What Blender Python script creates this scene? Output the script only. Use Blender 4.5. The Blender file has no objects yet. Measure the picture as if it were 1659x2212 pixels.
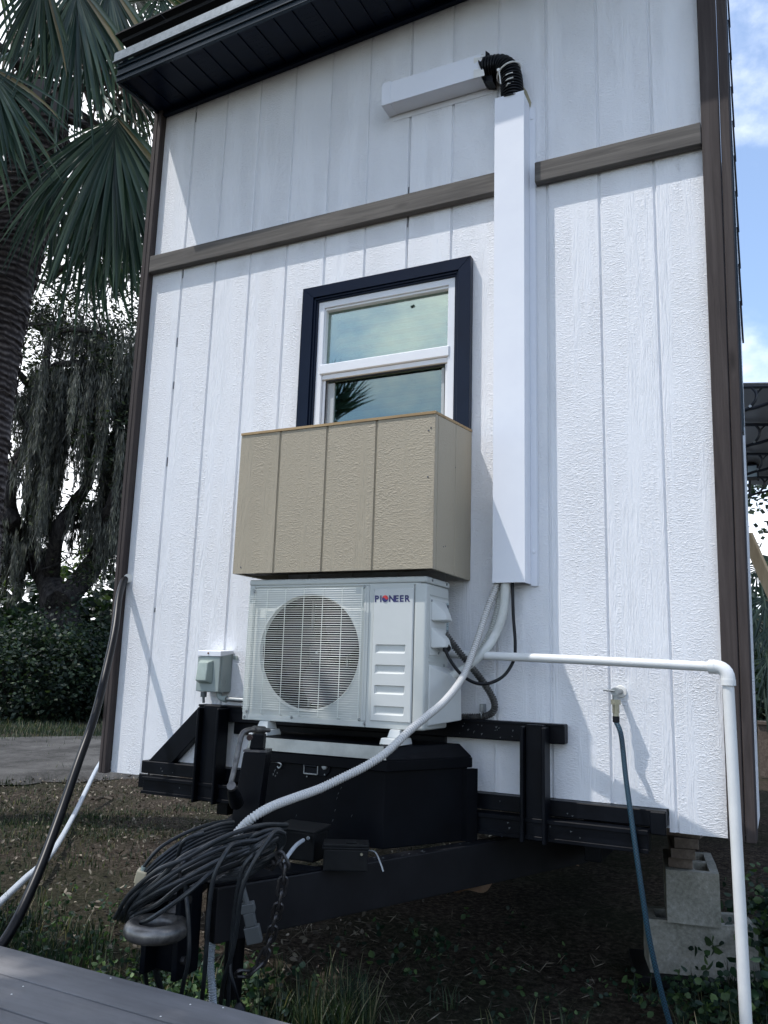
import bpy, bmesh, math, random
import numpy as np
from mathutils import Vector, Matrix
random.seed(7); rng = np.random.default_rng(7)
S = bpy.context.scene; COL = S.collection
R = math.radians

# ------------------------------------------------------------------ camera
CAM = (2.56702, -2.91523, 1.14); YAW, PITCH, ROLL, FPX = -0.4525994, 0.1916325, 0.0310718, 1760.87
_f = Vector((math.sin(YAW)*math.cos(PITCH), math.cos(YAW)*math.cos(PITCH), math.sin(PITCH)))
_r0 = Vector((math.cos(YAW), -math.sin(YAW), 0)); _u0 = _r0.cross(_f)
_r = _r0*math.cos(ROLL)+_u0*math.sin(ROLL); _u = -_r0*math.sin(ROLL)+_u0*math.cos(ROLL)
cd = bpy.data.cameras.new('camera'); cam = bpy.data.objects.new('camera', cd); COL.objects.link(cam)
cam.matrix_world = Matrix(((_r.x, _u.x, -_f.x, CAM[0]), (_r.y, _u.y, -_f.y, CAM[1]), (_r.z, _u.z, -_f.z, CAM[2]), (0, 0, 0, 1)))
cd.sensor_fit = 'HORIZONTAL'; cd.sensor_width = 36; cd.lens = FPX/1659*36; cd.clip_start = 0.05; cd.clip_end = 3000
S.camera = cam
# points read off the photograph (1659 px wide), as places in the world
def _ray(px, py): return _f + _r*((px-829.5)/FPX) - _u*((py-1106)/FPX)
def Pd(px, py, t): return Vector(CAM)+_ray(px, py)*t
def Py(px, py, y=0.0): d = _ray(px, py); return Vector(CAM)+d*((y-CAM[1])/d.y)
def Pz(px, py, z=0.0): d = _ray(px, py); return Vector(CAM)+d*((z-CAM[2])/d.z)

# ------------------------------------------------------------------ sun, sky, exposure
SUN = Vector((1.17, 1.0, -2.9)).normalized()          # the way the light travels
sd = bpy.data.lights.new('sun', 'SUN'); sun = bpy.data.objects.new('sun', sd); COL.objects.link(sun)
sd.energy = 2.0; sd.angle = R(0.53); sd.color = (1.0, 0.965, 0.93)
sun.rotation_euler = SUN.to_track_quat('-Z', 'Y').to_euler(); sun.location = (-6, -6, 14)
W = bpy.data.worlds.new('World'); S.world = W; W.use_nodes = True
nt = W.node_tree; N = nt.nodes; L = nt.links
for n in list(N): N.remove(n)
out = N.new('ShaderNodeOutputWorld'); bg = N.new('ShaderNodeBackground'); bg.inputs[1].default_value = 0.15
sky = N.new('ShaderNodeTexSky'); sky.sky_type = 'NISHITA'; sky.sun_disc = False
sky.sun_elevation = math.asin(-SUN.z); sky.sun_rotation = math.atan2(-SUN.x, -SUN.y)
sky.air_density = 1.0; sky.dust_density = 0.6; sky.ozone_density = 2.2
tc = N.new('ShaderNodeTexCoord'); mp = N.new('ShaderNodeMapping'); mp.inputs['Scale'].default_value = (1, 1, 1.35)
mp.inputs['Location'].default_value = (0.35, 0.0, 0.1)
no = N.new('ShaderNodeTexNoise'); no.inputs['Scale'].default_value = 2.1; no.inputs['Detail'].default_value = 9; no.inputs['Roughness'].default_value = 0.58
# cloud bank thickens towards the west (left), broken clouds elsewhere
sep = N.new('ShaderNodeVectorMath'); sep.operation = 'DOT_PRODUCT'; sep.inputs[1].default_value = (-0.76, 0.65, 0); bank = N.new('ShaderNodeMapRange')
bank.inputs['From Min'].default_value = 0.70; bank.inputs['From Max'].default_value = 0.93; bank.inputs['To Min'].default_value = 0.0; bank.inputs['To Max'].default_value = 0.27
add = N.new('ShaderNodeMath'); add.operation = 'ADD'
cr = N.new('ShaderNodeMapRange'); cr.interpolation_type = 'SMOOTHSTEP'
cr.inputs['From Min'].default_value = 0.46; cr.inputs['From Max'].default_value = 0.64
mx = N.new('ShaderNodeMix'); mx.data_type = 'RGBA'; mx.inputs[7].default_value = (6.8, 7.0, 7.4, 1)
tint = N.new('ShaderNodeMix'); tint.data_type = 'RGBA'; tint.blend_type = 'MULTIPLY'; tint.inputs[0].default_value = 1; tint.inputs[7].default_value = (1.01, 1.02, 1.02, 1)
L.new(tc.outputs['Generated'], mp.inputs[0]); L.new(mp.outputs[0], no.inputs['Vector'])
L.new(tc.outputs['Generated'], sep.inputs[0]); L.new(sep.outputs['Value'], bank.inputs[0])
L.new(no.outputs[0], add.inputs[0]); L.new(bank.outputs[0], add.inputs[1]); L.new(add.outputs[0], cr.inputs[0])
hz = N.new('ShaderNodeMix'); hz.data_type = 'RGBA'; hz.inputs[0].default_value = 0.16; hz.inputs[7].default_value = (3.0, 3.6, 4.6, 1)
L.new(sky.outputs[0], tint.inputs[6]); L.new(tint.outputs[2], hz.inputs[6]); L.new(hz.outputs[2], mx.inputs[6]); L.new(cr.outputs[0], mx.inputs[0]); L.new(mx.outputs[2], bg.inputs[0]); L.new(bg.outputs[0], out.inputs[0])
S.view_settings.view_transform = 'Standard'; S.view_settings.look = 'None'; S.view_settings.gamma = 1
S.view_settings.exposure = 0.88; S.view_settings.use_curve_mapping = False
S.render.engine = 'CYCLES'; S.render.resolution_x = 768; S.render.resolution_y = 1024
S.cycles.max_bounces = 7; S.cycles.transparent_max_bounces = 12

# ------------------------------------------------------------------ materials
def lin(c): return tuple(c)+(1,) if len(c) == 3 else c
def newmat(name, col, rough=0.6, metal=0.0, spec=0.5):
    m = bpy.data.materials.new(name); m.use_nodes = True
    b = m.node_tree.nodes['Principled BSDF']; b.inputs['Base Color'].default_value = lin(col)
    b.inputs['Roughness'].default_value = rough; b.inputs['Metallic'].default_value = metal
    b.inputs['Specular IOR Level'].default_value = spec
    return m, m.node_tree, b
def nd(t, kind, **kw):
    n = t.nodes.new(kind)
    for k, v in kw.items():
        if k.startswith('i_'): n.inputs[int(k[2:]) if k[2:].isdigit() else k[2:].replace('_', ' ')].default_value = v
        else: setattr(n, k, v)
    return n
def coords(t, scale=(1, 1, 1), kind='Object', loc=(0, 0, 0)):
    c = t.nodes.new('ShaderNodeTexCoord'); m = t.nodes.new('ShaderNodeMapping'); m.inputs['Scale'].default_value = scale; m.inputs['Location'].default_value = loc
    t.links.new(c.outputs[kind], m.inputs[0]); return m.outputs[0]
def noise(t, vec, scale, detail=4, rough=0.55, dist=0.0):
    n = nd(t, 'ShaderNodeTexNoise'); n.inputs['Scale'].default_value = scale; n.inputs['Detail'].default_value = detail
    n.inputs['Roughness'].default_value = rough; n.inputs['Distortion'].default_value = dist
    t.links.new(vec, n.inputs['Vector']); return n.outputs[0]
def ramp(t, fac, stops):
    r = t.nodes.new('ShaderNodeValToRGB'); e = r.color_ramp.elements
    while len(e) < len(stops): e.new(0.5)
    for i, (p, c) in enumerate(stops): e[i].position = p; e[i].color = lin(c)
    t.links.new(fac, r.inputs[0]); return r.outputs[0]
def mixc(t, fac, a, b, mode='MIX'):
    m = nd(t, 'ShaderNodeMix', data_type='RGBA', blend_type=mode)
    for s, v in ((0, fac), (6, a), (7, b)):
        if hasattr(v, 'is_output'): t.links.new(v, m.inputs[s])
        else: m.inputs[s].default_value = v if s == 0 else lin(v)
    return m.outputs[2]
def math_(t, op, a, b=0.0, c=0.0):
    m = nd(t, 'ShaderNodeMath', operation=op)
    for s, v in enumerate((a, b, c)):
        if hasattr(v, 'is_output'): t.links.new(v, m.inputs[s])
        else: m.inputs[s].default_value = v
    return m.outputs[0]
def bump(t, b, h, strength=0.5, dist=0.01):
    n = nd(t, 'ShaderNodeBump'); n.inputs['Strength'].default_value = strength; n.inputs['Distance'].default_value = dist
    t.links.new(h, n.inputs['Height']); t.links.new(n.outputs[0], b.inputs['Normal'])

def siding(name, base, dirt, strength, seed=0.0, side=False):
    """embossed wood-grain sheet siding: grain lines, cross ripples and smooth areas, different on each 8 inch strip"""
    m, t, b = newmat(name, base, 0.5, 0, 0.35)
    c = t.nodes.new('ShaderNodeTexCoord'); s = t.nodes.new('ShaderNodeSeparateXYZ'); t.links.new(c.outputs['Object'], s.inputs[0])
    ax = s.outputs['Y'] if side else s.outputs['X']
    strip = math_(t, 'FLOOR', math_(t, 'DIVIDE', ax, 0.2032))
    cx = t.nodes.new('ShaderNodeCombineXYZ'); t.links.new(ax, cx.inputs[0]); t.links.new(s.outputs['Z'], cx.inputs[2])
    t.links.new(math_(t, 'ADD', math_(t, 'MULTIPLY', strip, 7.31), seed), cx.inputs[1])
    def mp_(sc):
        q = t.nodes.new('ShaderNodeMapping'); q.inputs['Scale'].default_value = sc; t.links.new(cx.outputs[0], q.inputs[0]); return q.outputs[0]
    warp = noise(t, mp_((6, 1, 0.9)), 1.0, 2)
    # broken vertical grain: ridges of a noise drawn out along the board, bent a little by a slow field
    bend = t.nodes.new('ShaderNodeCombineXYZ'); t.links.new(math_(t, 'ADD', math_(t, 'MULTIPLY', ax, 88.0), math_(t, 'MULTIPLY', warp, 9.0)), bend.inputs[0])
    t.links.new(math_(t, 'ADD', math_(t, 'MULTIPLY', strip, 7.31), seed), bend.inputs[1]); t.links.new(math_(t, 'MULTIPLY', s.outputs['Z'], 6.0), bend.inputs[2])
    gn = noise(t, bend.outputs[0], 1.0, 3, 0.6)
    rings = math_(t, 'SUBTRACT', 1.0, math_(t, 'ABSOLUTE', math_(t, 'MULTIPLY', math_(t, 'SUBTRACT', gn, 0.5), 5.0)))
    rings = math_(t, 'MAXIMUM', rings, 0.0)
    brk = noise(t, mp_((40, 1, 16)), 1.0, 3)
    grain = math_(t, 'MULTIPLY', math_(t, 'MULTIPLY', rings, 0.62), math_(t, 'MINIMUM', math_(t, 'MULTIPLY', brk, 1.9), 1.0))
    rip = noise(t, mp_((52, 1, 125)), 1.0, 4, 0.6, 0.3)
    rip = math_(t, 'POWER', math_(t, 'ABSOLUTE', math_(t, 'SUBTRACT', math_(t, 'MULTIPLY', rip, 2.0), 1.0)), 0.7)
    mask = ramp(t, noise(t, mp_((15, 1, 0.8)), 1.0, 2), [(0.38, (0, 0, 0)), (0.50, (1, 1, 1))])
    h = nd(t, 'ShaderNodeMix', data_type='FLOAT'); t.links.new(mask, h.inputs[0]); t.links.new(grain, h.inputs[2]); t.links.new(rip, h.inputs[3])
    fine = noise(t, mp_((240, 1, 160)), 1.0, 2)
    hh = math_(t, 'ADD', h.outputs[0], math_(t, 'MULTIPLY', fine, 0.35))
    amp = math_(t, 'ADD', math_(t, 'MULTIPLY', noise(t, mp_((7, 1, 3)), 1.0, 2), 1.2), 0.0)
    bump(t, b, math_(t, 'MULTIPLY', hh, amp), strength, 0.0052)
    d = ramp(t, noise(t, mp_((3, 1, 1.1)), 1.0, 6, 0.7), [(0.3, dirt), (0.62, base)])
    t.links.new(mixc(t, 0.35, base, d), b.inputs['Base Color'])
    return m
M = {}
M['siding'] = siding('white_siding_paint', (0.80, 0.81, 0.83), (0.76, 0.77, 0.795), 0.85)
M['tan_siding'] = siding('tan_siding_paint', (0.375, 0.325, 0.240), (0.32, 0.275, 0.20), 0.7, 3.3)
M['tan_side'] = siding('tan_siding_paint_side', (0.375, 0.325, 0.240), (0.32, 0.275, 0.20), 0.35, 5.1, True)

def wood(name, c0, c1, c2, axis='Z', scale=1.0, rough=0.75, knots=True):
    m, t, b = newmat(name, c1, rough, 0, 0.25)
    sc = {'Z': (38, 38, 2.2), 'X': (2.2, 38, 38), 'Y': (38, 2.2, 38)}[axis]
    v = coords(t, tuple(k*scale for k in sc))
    n1 = noise(t, v, 1.0, 6, 0.62, 0.8)
    col = ramp(t, n1, [(0.28, c0), (0.5, c1), (0.74, c2)])
    v2 = coords(t, (3, 3, 3)); n2 = noise(t, v2, 1.0, 3)
    col = mixc(t, 0.35, col, mixc(t, n2, c0, c2), 'MIX')
    if knots:
        k = {'Z': (9, 9, 2.6), 'X': (2.6, 9, 9), 'Y': (9, 2.6, 9)}[axis]
        vo = nd(t, 'ShaderNodeTexVoronoi'); t.links.new(coords(t, k, loc=(0.3, 0.1, 0.7)), vo.inputs['Vector']); vo.inputs['Scale'].default_value = 1.0
        kn = ramp(t, vo.outputs['Distance'], [(0.06, (1, 1, 1)), (0.16, (0, 0, 0))])
        col = mixc(t, math_(t, 'MULTIPLY', kn, 0.75), col, tuple(x*0.3 for x in c0))
    t.links.new(col, b.inputs['Base Color']); bump(t, b, n1, 0.35, 0.004)
    return m
M['band_wood'] = wood('stained_band_wood', (0.045, 0.041, 0.038), (0.102, 0.093, 0.084), (0.19, 0.172, 0.153), 'X')
M['post_wood'] = wood('stained_corner_wood', (0.021, 0.016, 0.0155), (0.047, 0.037, 0.0345), (0.088, 0.073, 0.068), 'Z')
M['raw_wood'] = wood('raw_lumber', (0.30, 0.20, 0.11), (0.45, 0.33, 0.19), (0.58, 0.44, 0.28), 'Z')
M['crib_wood'] = wood('old_cribbing_lumber', (0.05, 0.035, 0.028), (0.11, 0.085, 0.07), (0.2, 0.17, 0.14), 'Y')
M['edge_wood'] = wood('cut_siding_edge', (0.25, 0.16, 0.08), (0.40, 0.28, 0.15), (0.5, 0.36, 0.2), 'X', 1, 0.8, False)

def speckle(name, base, other, scale, rough, metal=0, amt=0.5, bs=0.1, bd=0.003, spec=0.5):
    m, t, b = newmat(name, base, rough, metal, spec)
    v = coords(t); n = noise(t, v, scale, 6, 0.65)
    t.links.new(ramp(t, n, [(0.5-amt*0.25, base), (0.5+amt*0.3, other)]), b.inputs['Base Color'])
    if bs: bump(t, b, n, bs, bd)
    return m
M['black_steel'] = speckle('black_frame_paint', (0.0012, 0.0018, 0.0034), (0.004, 0.0055, 0.009), 9, 0.42, 0, 0.7, 0.25, 0.003, 0.14)
M['beam_paint'] = speckle('paler_black_beam_paint', (0.0035, 0.0036, 0.005), (0.010, 0.0105, 0.013), 7, 0.5, 0, 0.9, 0.3, 0.003, 0.25)  # slightly paler black than the rest of the frame
M['black_box'] = speckle('black_powder_coat', (0.0010, 0.0014, 0.0027), (0.0026, 0.0036, 0.006), 6, 0.45, 0, 0.6, 0.2, 0.002, 0.12)
M['dusty_black'] = speckle('dusty_black_plastic', (0.0025, 0.003, 0.004), (0.010, 0.011, 0.012), 22, 0.5, 0, 0.9, 0.2, 0.002, 0.2)
M['navy_metal'] = speckle('dark_navy_trim_metal', (0.0022, 0.0065, 0.019), (0.0038, 0.0095, 0.026), 5, 0.3, 0, 0.6, 0.05, 0.002, 0.2)
M['fascia'] = speckle('dark_fascia_metal', (0.014, 0.026, 0.038), (0.021, 0.036, 0.050), 4, 0.26, 0.35, 0.6, 0.05, 0.002, 0.5)
M['drip'] = speckle('galvanised_drip_edge', (0.13, 0.16, 0.18), (0.24, 0.28, 0.31), 45, 0.42, 0.55, 0.7, 0.1, 0.001)
M['shingle'] = speckle('dark_shingle', (0.006, 0.007, 0.009), (0.022, 0.024, 0.028), 130, 0.9, 0, 0.8, 0.8, 0.003)
M['ac_white'] = speckle('condenser_enamel', (0.50, 0.525, 0.50), (0.53, 0.55, 0.525), 4, 0.4, 0, 0.7, 0.03, 0.001, 0.4)
M['ac_light'] = speckle('condenser_plastic', (0.55, 0.57, 0.55), (0.60, 0.615, 0.595), 7, 0.4, 0, 0.7, 0.03, 0.001, 0.4)
M['wire'] = speckle('grille_wire_coating', (0.62, 0.66, 0.61), (0.70, 0.73, 0.68), 18, 0.35, 0, 0.7, 0)
M['fan_grey'] = speckle('fan_grey_plastic', (0.018, 0.017, 0.022), (0.034, 0.033, 0.04), 14, 0.5, 0, 0.8, 0.1)
M['cavity'] = newmat('dark_coil_and_cavity_shade', (0.004, 0.004, 0.006), 0.6)[0]  # dark coil colour, also painting shade onto the throat and inner casing
M['duct'] = speckle('white_line_cover_vinyl', (0.76, 0.78, 0.83), (0.80, 0.82, 0.86), 5, 0.38, 0, 0.6, 0.02, 0.001, 0.45)
M['vinyl'] = speckle('white_window_vinyl', (0.74, 0.76, 0.79), (0.78, 0.80, 0.83), 10, 0.35, 0, 0.6, 0.02)
M['pvc'] = speckle('white_pvc_pipe', (0.66, 0.67, 0.66), (0.74, 0.745, 0.73), 11, 0.3, 0, 0.7, 0.03, 0.001)
M['caulk'] = newmat('white_paint_dabs', (0.75, 0.74, 0.7), 0.6)[0]
M['insul'] = speckle('white_insulation_sleeve', (0.52, 0.54, 0.51), (0.66, 0.67, 0.63), 30, 0.55, 0, 0.8, 0.3, 0.003)
M['cable'] = speckle('black_cable_rubber', (0.007, 0.009, 0.011), (0.026, 0.030, 0.033), 40, 0.36, 0, 0.8, 0.15, 0.001, 0.45)
M['cord'] = speckle('black_shiny_cord', (0.002, 0.0026, 0.004), (0.006, 0.007, 0.009), 30, 0.36, 0, 0.8, 0.1, 0.001, 0.25)
M['flexmetal'] = speckle('rusty_flex_conduit_metal', (0.02, 0.018, 0.018), (0.20, 0.20, 0.19), 38, 0.5, 0.6, 1.0, 0.3, 0.002)
M['galv'] = speckle('galvanised_metal', (0.22, 0.235, 0.24), (0.40, 0.42, 0.42), 40, 0.42, 0.7, 0.9, 0.15, 0.001)
M['iron'] = speckle('worn_forged_iron', (0.024, 0.025, 0.029), (0.27, 0.255, 0.235), 22, 0.38, 0.7, 0.9, 0.35, 0.003)
M['chain'] = speckle('dark_chain_steel', (0.03, 0.033, 0.04), (0.12, 0.11, 0.105), 60, 0.4, 0.8, 0.9, 0.3, 0.002)
M['elbox'] = speckle('grey_enclosure_paint', (0.27, 0.32, 0.31), (0.31, 0.36, 0.345), 12, 0.45, 0, 0.7, 0.05, 0.001)
M['elcover'] = speckle('aged_translucent_cover', (0.30, 0.36, 0.325), (0.39, 0.45, 0.41), 18, 0.25, 0, 0.7, 0.05, 0.001)
M['brass'] = speckle('dull_brass', (0.30, 0.28, 0.20), (0.48, 0.46, 0.36), 60, 0.38, 0.8, 0.8, 0.1, 0.001)
M['lid_steel'] = speckle('worn_aluminium_lid_front', (0.20, 0.20, 0.18), (0.42, 0.41, 0.37), 7, 0.4, 0.75, 1.0, 0.15, 0.003)
M['cream'] = newmat('cream_plug_plastic', (0.62, 0.53, 0.36), 0.45)[0]
M['greyplug'] = newmat('grey_plug_plastic', (0.10, 0.11, 0.115), 0.5)[0]
M['greenwire'] = newmat('green_wire', (0.01, 0.16, 0.10), 0.4)[0]
M['navy_ink'] = newmat('navy_logo_ink', (0.02, 0.018, 0.11), 0.4)[0]
M['red_ink'] = newmat('red_logo_ink', (0.55, 0.03, 0.03), 0.4)[0]
M['white_ink'] = newmat('white_logo_ink', (0.7, 0.7, 0.7), 0.4)[0]
M['label'] = newmat('grey_label_print', (0.36, 0.45, 0.47), 0.5)[0]
M['dark_ink'] = newmat('dark_label_print', (0.05, 0.06, 0.08), 0.5)[0]
M['blind'] = newmat('white_blind_slat', (0.70, 0.78, 0.76), 0.6)[0]
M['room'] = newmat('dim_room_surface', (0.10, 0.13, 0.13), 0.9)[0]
M['screen_frame'] = newmat('grey_screen_frame', (0.42, 0.45, 0.46), 0.5)[0]
M['strap'] = speckle('faded_orange_strap', (0.30, 0.15, 0.07), (0.42, 0.27, 0.16), 30, 0.8, 0, 0.8, 0.2)
M['lantern_glass'] = newmat('frosted_lantern_glass', (0.42, 0.50, 0.52), 0.15)[0]
M['awning_panel'] = newmat('smoked_awning_sheet', (0.17, 0.165, 0.16), 0.35)[0]
M['black_iron'] = newmat('black_painted_iron', (0.010, 0.012, 0.018), 0.4)[0]

# concrete block
m, t, b = newmat('concrete_block', (0.2, 0.19, 0.16), 0.95, 0, 0.2)
v = coords(t); n1 = noise(t, v, 70, 6, 0.7); n2 = noise(t, v, 6, 4)
c = ramp(t, n1, [(0.3, (0.15, 0.149, 0.125)), (0.55, (0.30, 0.295, 0.26)), (0.75, (0.46, 0.455, 0.42))])
t.links.new(mixc(t, 0.4, c, ramp(t, n2, [(0.35, (0.15, 0.15, 0.12)), (0.65, (0.40, 0.39, 0.35))])), b.inputs['Base Color']); bump(t, b, n1, 0.7, 0.006); M['block'] = m
# deck board
m, t, b = newmat('grey_composite_board', (0.17, 0.165, 0.165), 0.6, 0, 0.35)
n1 = noise(t, coords(t, (2.5, 60, 60)), 1, 5, 0.6); n2 = noise(t, coords(t, (3, 9, 3)), 1, 5, 0.65)
c = mixc(t, 0.55, ramp(t, n1, [(0.3, (0.13, 0.128, 0.13)), (0.7, (0.19, 0.187, 0.19))]), ramp(t, n2, [(0.35, (0.11, 0.107, 0.108)), (0.68, (0.225, 0.22, 0.223))]))
t.links.new(c, b.inputs['Base Color']); bump(t, b, n1, 0.25, 0.002); M['deck'] = m
# translucent corrugated hose
m, t, b = newmat('milky_corrugated_hose', (0.56, 0.555, 0.54), 0.5, 0, 0.45); b.inputs['Subsurface Weight'].default_value = 0.0
M['milky'] = m
m, t, b = newmat('pale_grey_hose', (0.42, 0.46, 0.50), 0.45); M['greyhose'] = m
# teal braided garden hose: diamond weave from the tube's UVs
m, t, b = newmat('teal_braided_hose', (0.01, 0.05, 0.09), 0.5)
uv = nd(t, 'ShaderNodeTexCoord'); mpp = nd(t, 'ShaderNodeMapping'); mpp.inputs['Scale'].default_value = (10, 210, 1)
t.links.new(uv.outputs['UV'], mpp.inputs[0])
ck = nd(t, 'ShaderNodeTexChecker'); ck.inputs['Scale'].default_value = 1.0; t.links.new(mpp.outputs[0], ck.inputs['Vector'])
ck.inputs['Color1'].default_value = (0.003, 0.008, 0.020, 1); ck.inputs['Color2'].default_value = (0.014, 0.065, 0.10, 1)
t.links.new(ck.outputs[0], b.inputs['Base Color']); M['teal'] = m
# glass: tinted, reflecting sky, letting the blind show
def glass(name, col, refl):
    m = bpy.data.materials.new(name); m.use_nodes = True; t = m.node_tree
    for n in list(t.nodes): t.nodes.remove(n)
    o = nd(t, 'ShaderNodeOutputMaterial'); g = nd(t, 'ShaderNodeBsdfGlossy'); g.inputs['Roughness'].default_value = 0.015; g.inputs['Color'].default_value = (0.88, 1.0, 0.90, 1)
    tr = nd(t, 'ShaderNodeBsdfTransparent'); tr.inputs['Color'].default_value = lin(col)
    fr = nd(t, 'ShaderNodeFresnel'); fr.inputs['IOR'].default_value = 1.5
    f = math_(t, 'MAXIMUM', math_(t, 'MULTIPLY', fr.outputs[0], 2.2), refl)
    ms = nd(t, 'ShaderNodeMixShader'); t.links.new(f, ms.inputs[0]); t.links.new(tr.outputs[0], ms.inputs[1]); t.links.new(g.outputs[0], ms.inputs[2]); t.links.new(ms.outputs[0], o.inputs[0])
    return m
M['glass'] = glass('tinted_window_glass', (0.52, 0.64, 0.61), 0.25)
M['glass_screened'] = glass('screened_window_glass', (0.38, 0.49, 0.47), 0.17)

# foliage
def leafmat(name, stops, trans=0.25, rough=0.5, sc=2.0):
    m, t, b = newmat(name, stops[0][1], rough, 0, 0.35)
    oi = nd(t, 'ShaderNodeNewGeometry'); c = ramp(t, oi.outputs['Random Per Island'], stops)
    n = noise(t, coords(t), sc, 3); c = mixc(t, 1.0, c, ramp(t, n, [(0.3, (0.62, 0.62, 0.62)), (0.7, (1.25, 1.25, 1.25))]), 'MULTIPLY')
    t.links.new(c, b.inputs['Base Color'])
    tr = nd(t, 'ShaderNodeBsdfTranslucent'); t.links.new(mixc(t, 1.0, c, (1.3, 1.5, 0.7), 'MULTIPLY'), tr.inputs['Color'])
    ms = nd(t, 'ShaderNodeMixShader'); ms.inputs[0].default_value = trans; o = t.nodes['Material Output']
    t.links.new(b.outputs[0], ms.inputs[1]); t.links.new(tr.outputs[0], ms.inputs[2]); t.links.new(ms.outputs[0], o.inputs[0])
    return m
M['oakleaf'] = leafmat('oak_leaf', [(0, (0.014, 0.022, 0.014)), (0.6, (0.030, 0.045, 0.022)), (1, (0.06, 0.075, 0.03))], 0.25)
M['hedgeleaf'] = leafmat('hedge_leaf', [(0, (0.010, 0.020, 0.014)), (0.7, (0.018, 0.036, 0.022)), (1, (0.07, 0.10, 0.05))], 0.22)
M['painted_sun_leaf'] = leafmat('painted_sunlit_leaf', [(0, (0.05, 0.09, 0.03)), (1, (0.16, 0.22, 0.06))], 0.35)  # brighter leaf colour stands in for sunlight on the leaves
M['palm'] = leafmat('palm_blade', [(0, (0.012, 0.030, 0.025)), (0.6, (0.040, 0.074, 0.054)), (0.92, (0.10, 0.145, 0.10)), (1, (0.24, 0.16, 0.07))], 0.2, 0.32, 1.0)
M['deadpalm'] = leafmat('dead_palm_blade', [(0, (0.045, 0.032, 0.026)), (1, (0.14, 0.10, 0.075))], 0.15, 0.7)
M['petiole'] = newmat('palm_petiole', (0.085, 0.12, 0.07), 0.4)[0]
M['moss'] = leafmat('spanish_moss', [(0, (0.035, 0.038, 0.034)), (0.6, (0.085, 0.088, 0.078)), (1, (0.19, 0.19, 0.155))], 0.2, 0.8)
M['grass'] = leafmat('grass_blade', [(0, (0.008, 0.019, 0.010)), (0.6, (0.021, 0.042, 0.019)), (0.85, (0.065, 0.09, 0.04)), (1, (0.26, 0.22, 0.14))], 0.25)
M['weed'] = leafmat('weed_leaf', [(0, (0.008, 0.023, 0.014)), (0.6, (0.020, 0.050, 0.027)), (1, (0.12, 0.19, 0.07))], 0.3)
M['litter'] = leafmat('dry_leaf_litter', [(0, (0.03, 0.024, 0.018)), (0.6, (0.09, 0.074, 0.056)), (1, (0.32, 0.28, 0.22))], 0.05, 0.8)
m, t, b = newmat('palm_bark', (0.06, 0.05, 0.047), 0.9, 0, 0.2)
wv = nd(t, 'ShaderNodeTexWave'); wv.bands_direction = 'Z'; wv.inputs['Scale'].default_value = 7; wv.inputs['Distortion'].default_value = 3.5; wv.inputs['Detail'].default_value = 6; wv.inputs['Detail Scale'].default_value = 1.6
t.links.new(coords(t), wv.inputs['Vector']); n2 = noise(t, coords(t, (30, 30, 6)), 1, 5)
hh = math_(t, 'MULTIPLY', wv.outputs['Fac'], n2)
t.links.new(ramp(t, hh, [(0.05, (0.022, 0.018, 0.018)), (0.35, (0.06, 0.052, 0.051)), (0.6, (0.13, 0.115, 0.11))]), b.inputs['Base Color']); bump(t, b, hh, 0.6, 0.02); M['palmbark'] = m
m, t, b = newmat('oak_bark', (0.03, 0.027, 0.026), 0.95, 0, 0.1)
n1 = noise(t, coords(t, (14, 14, 4)), 1, 6, 0.7); t.links.new(ramp(t, n1, [(0.35, (0.014, 0.013, 0.013)), (0.7, (0.075, 0.068, 0.064))]), b.inputs['Base Color']); bump(t, b, n1, 1, 0.03); M['bark'] = m
# ground
m, t, b = newmat('sandy_soil', (0.1, 0.08, 0.06), 1.0, 0, 0.05)
v = coords(t); n1 = noise(t, v, 1.1, 5, 0.6); n2 = noise(t, v, 38, 6, 0.75); n3 = noise(t, v, 9, 4, 0.7)
c = ramp(t, n2, [(0.34, (0.014, 0.011, 0.009)), (0.52, (0.060, 0.048, 0.038)), (0.72, (0.19, 0.158, 0.125))])
c = mixc(t, ramp(t, n1, [(0.42, (0, 0, 0)), (0.6, (1, 1, 1))]), c, mixc(t, 0.55, c, (0.026, 0.034, 0.017)))
c = mixc(t, ramp(t, n3, [(0.55, (0, 0, 0)), (0.75, (0.6, 0.6, 0.6))]), c, (0.125, 0.102, 0.084))
t.links.new(c, b.inputs['Base Color']); bump(t, b, math_(t, 'ADD', n2, n3), 1.0, 0.03); M['soil'] = m
m, t, b = newmat('grey_gravel', (0.2, 0.19, 0.18), 1.0, 0, 0.1)
v = coords(t); n1 = noise(t, v, 17, 6, 0.85); n2 = noise(t, coords(t, (1.2, 0.9, 1)), 1.6, 6, 0.7)
c = mixc(t, 0.6, ramp(t, n1, [(0.3, (0.035, 0.034, 0.033)), (0.7, (0.17, 0.165, 0.16))]), ramp(t, n2, [(0.4, (0.03, 0.03, 0.027)), (0.62, (0.13, 0.127, 0.12))]))
t.links.new(c, b.inputs['Base Color']); bump(t, b, n1, 1.0, 0.02); M['gravel'] = m

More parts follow.
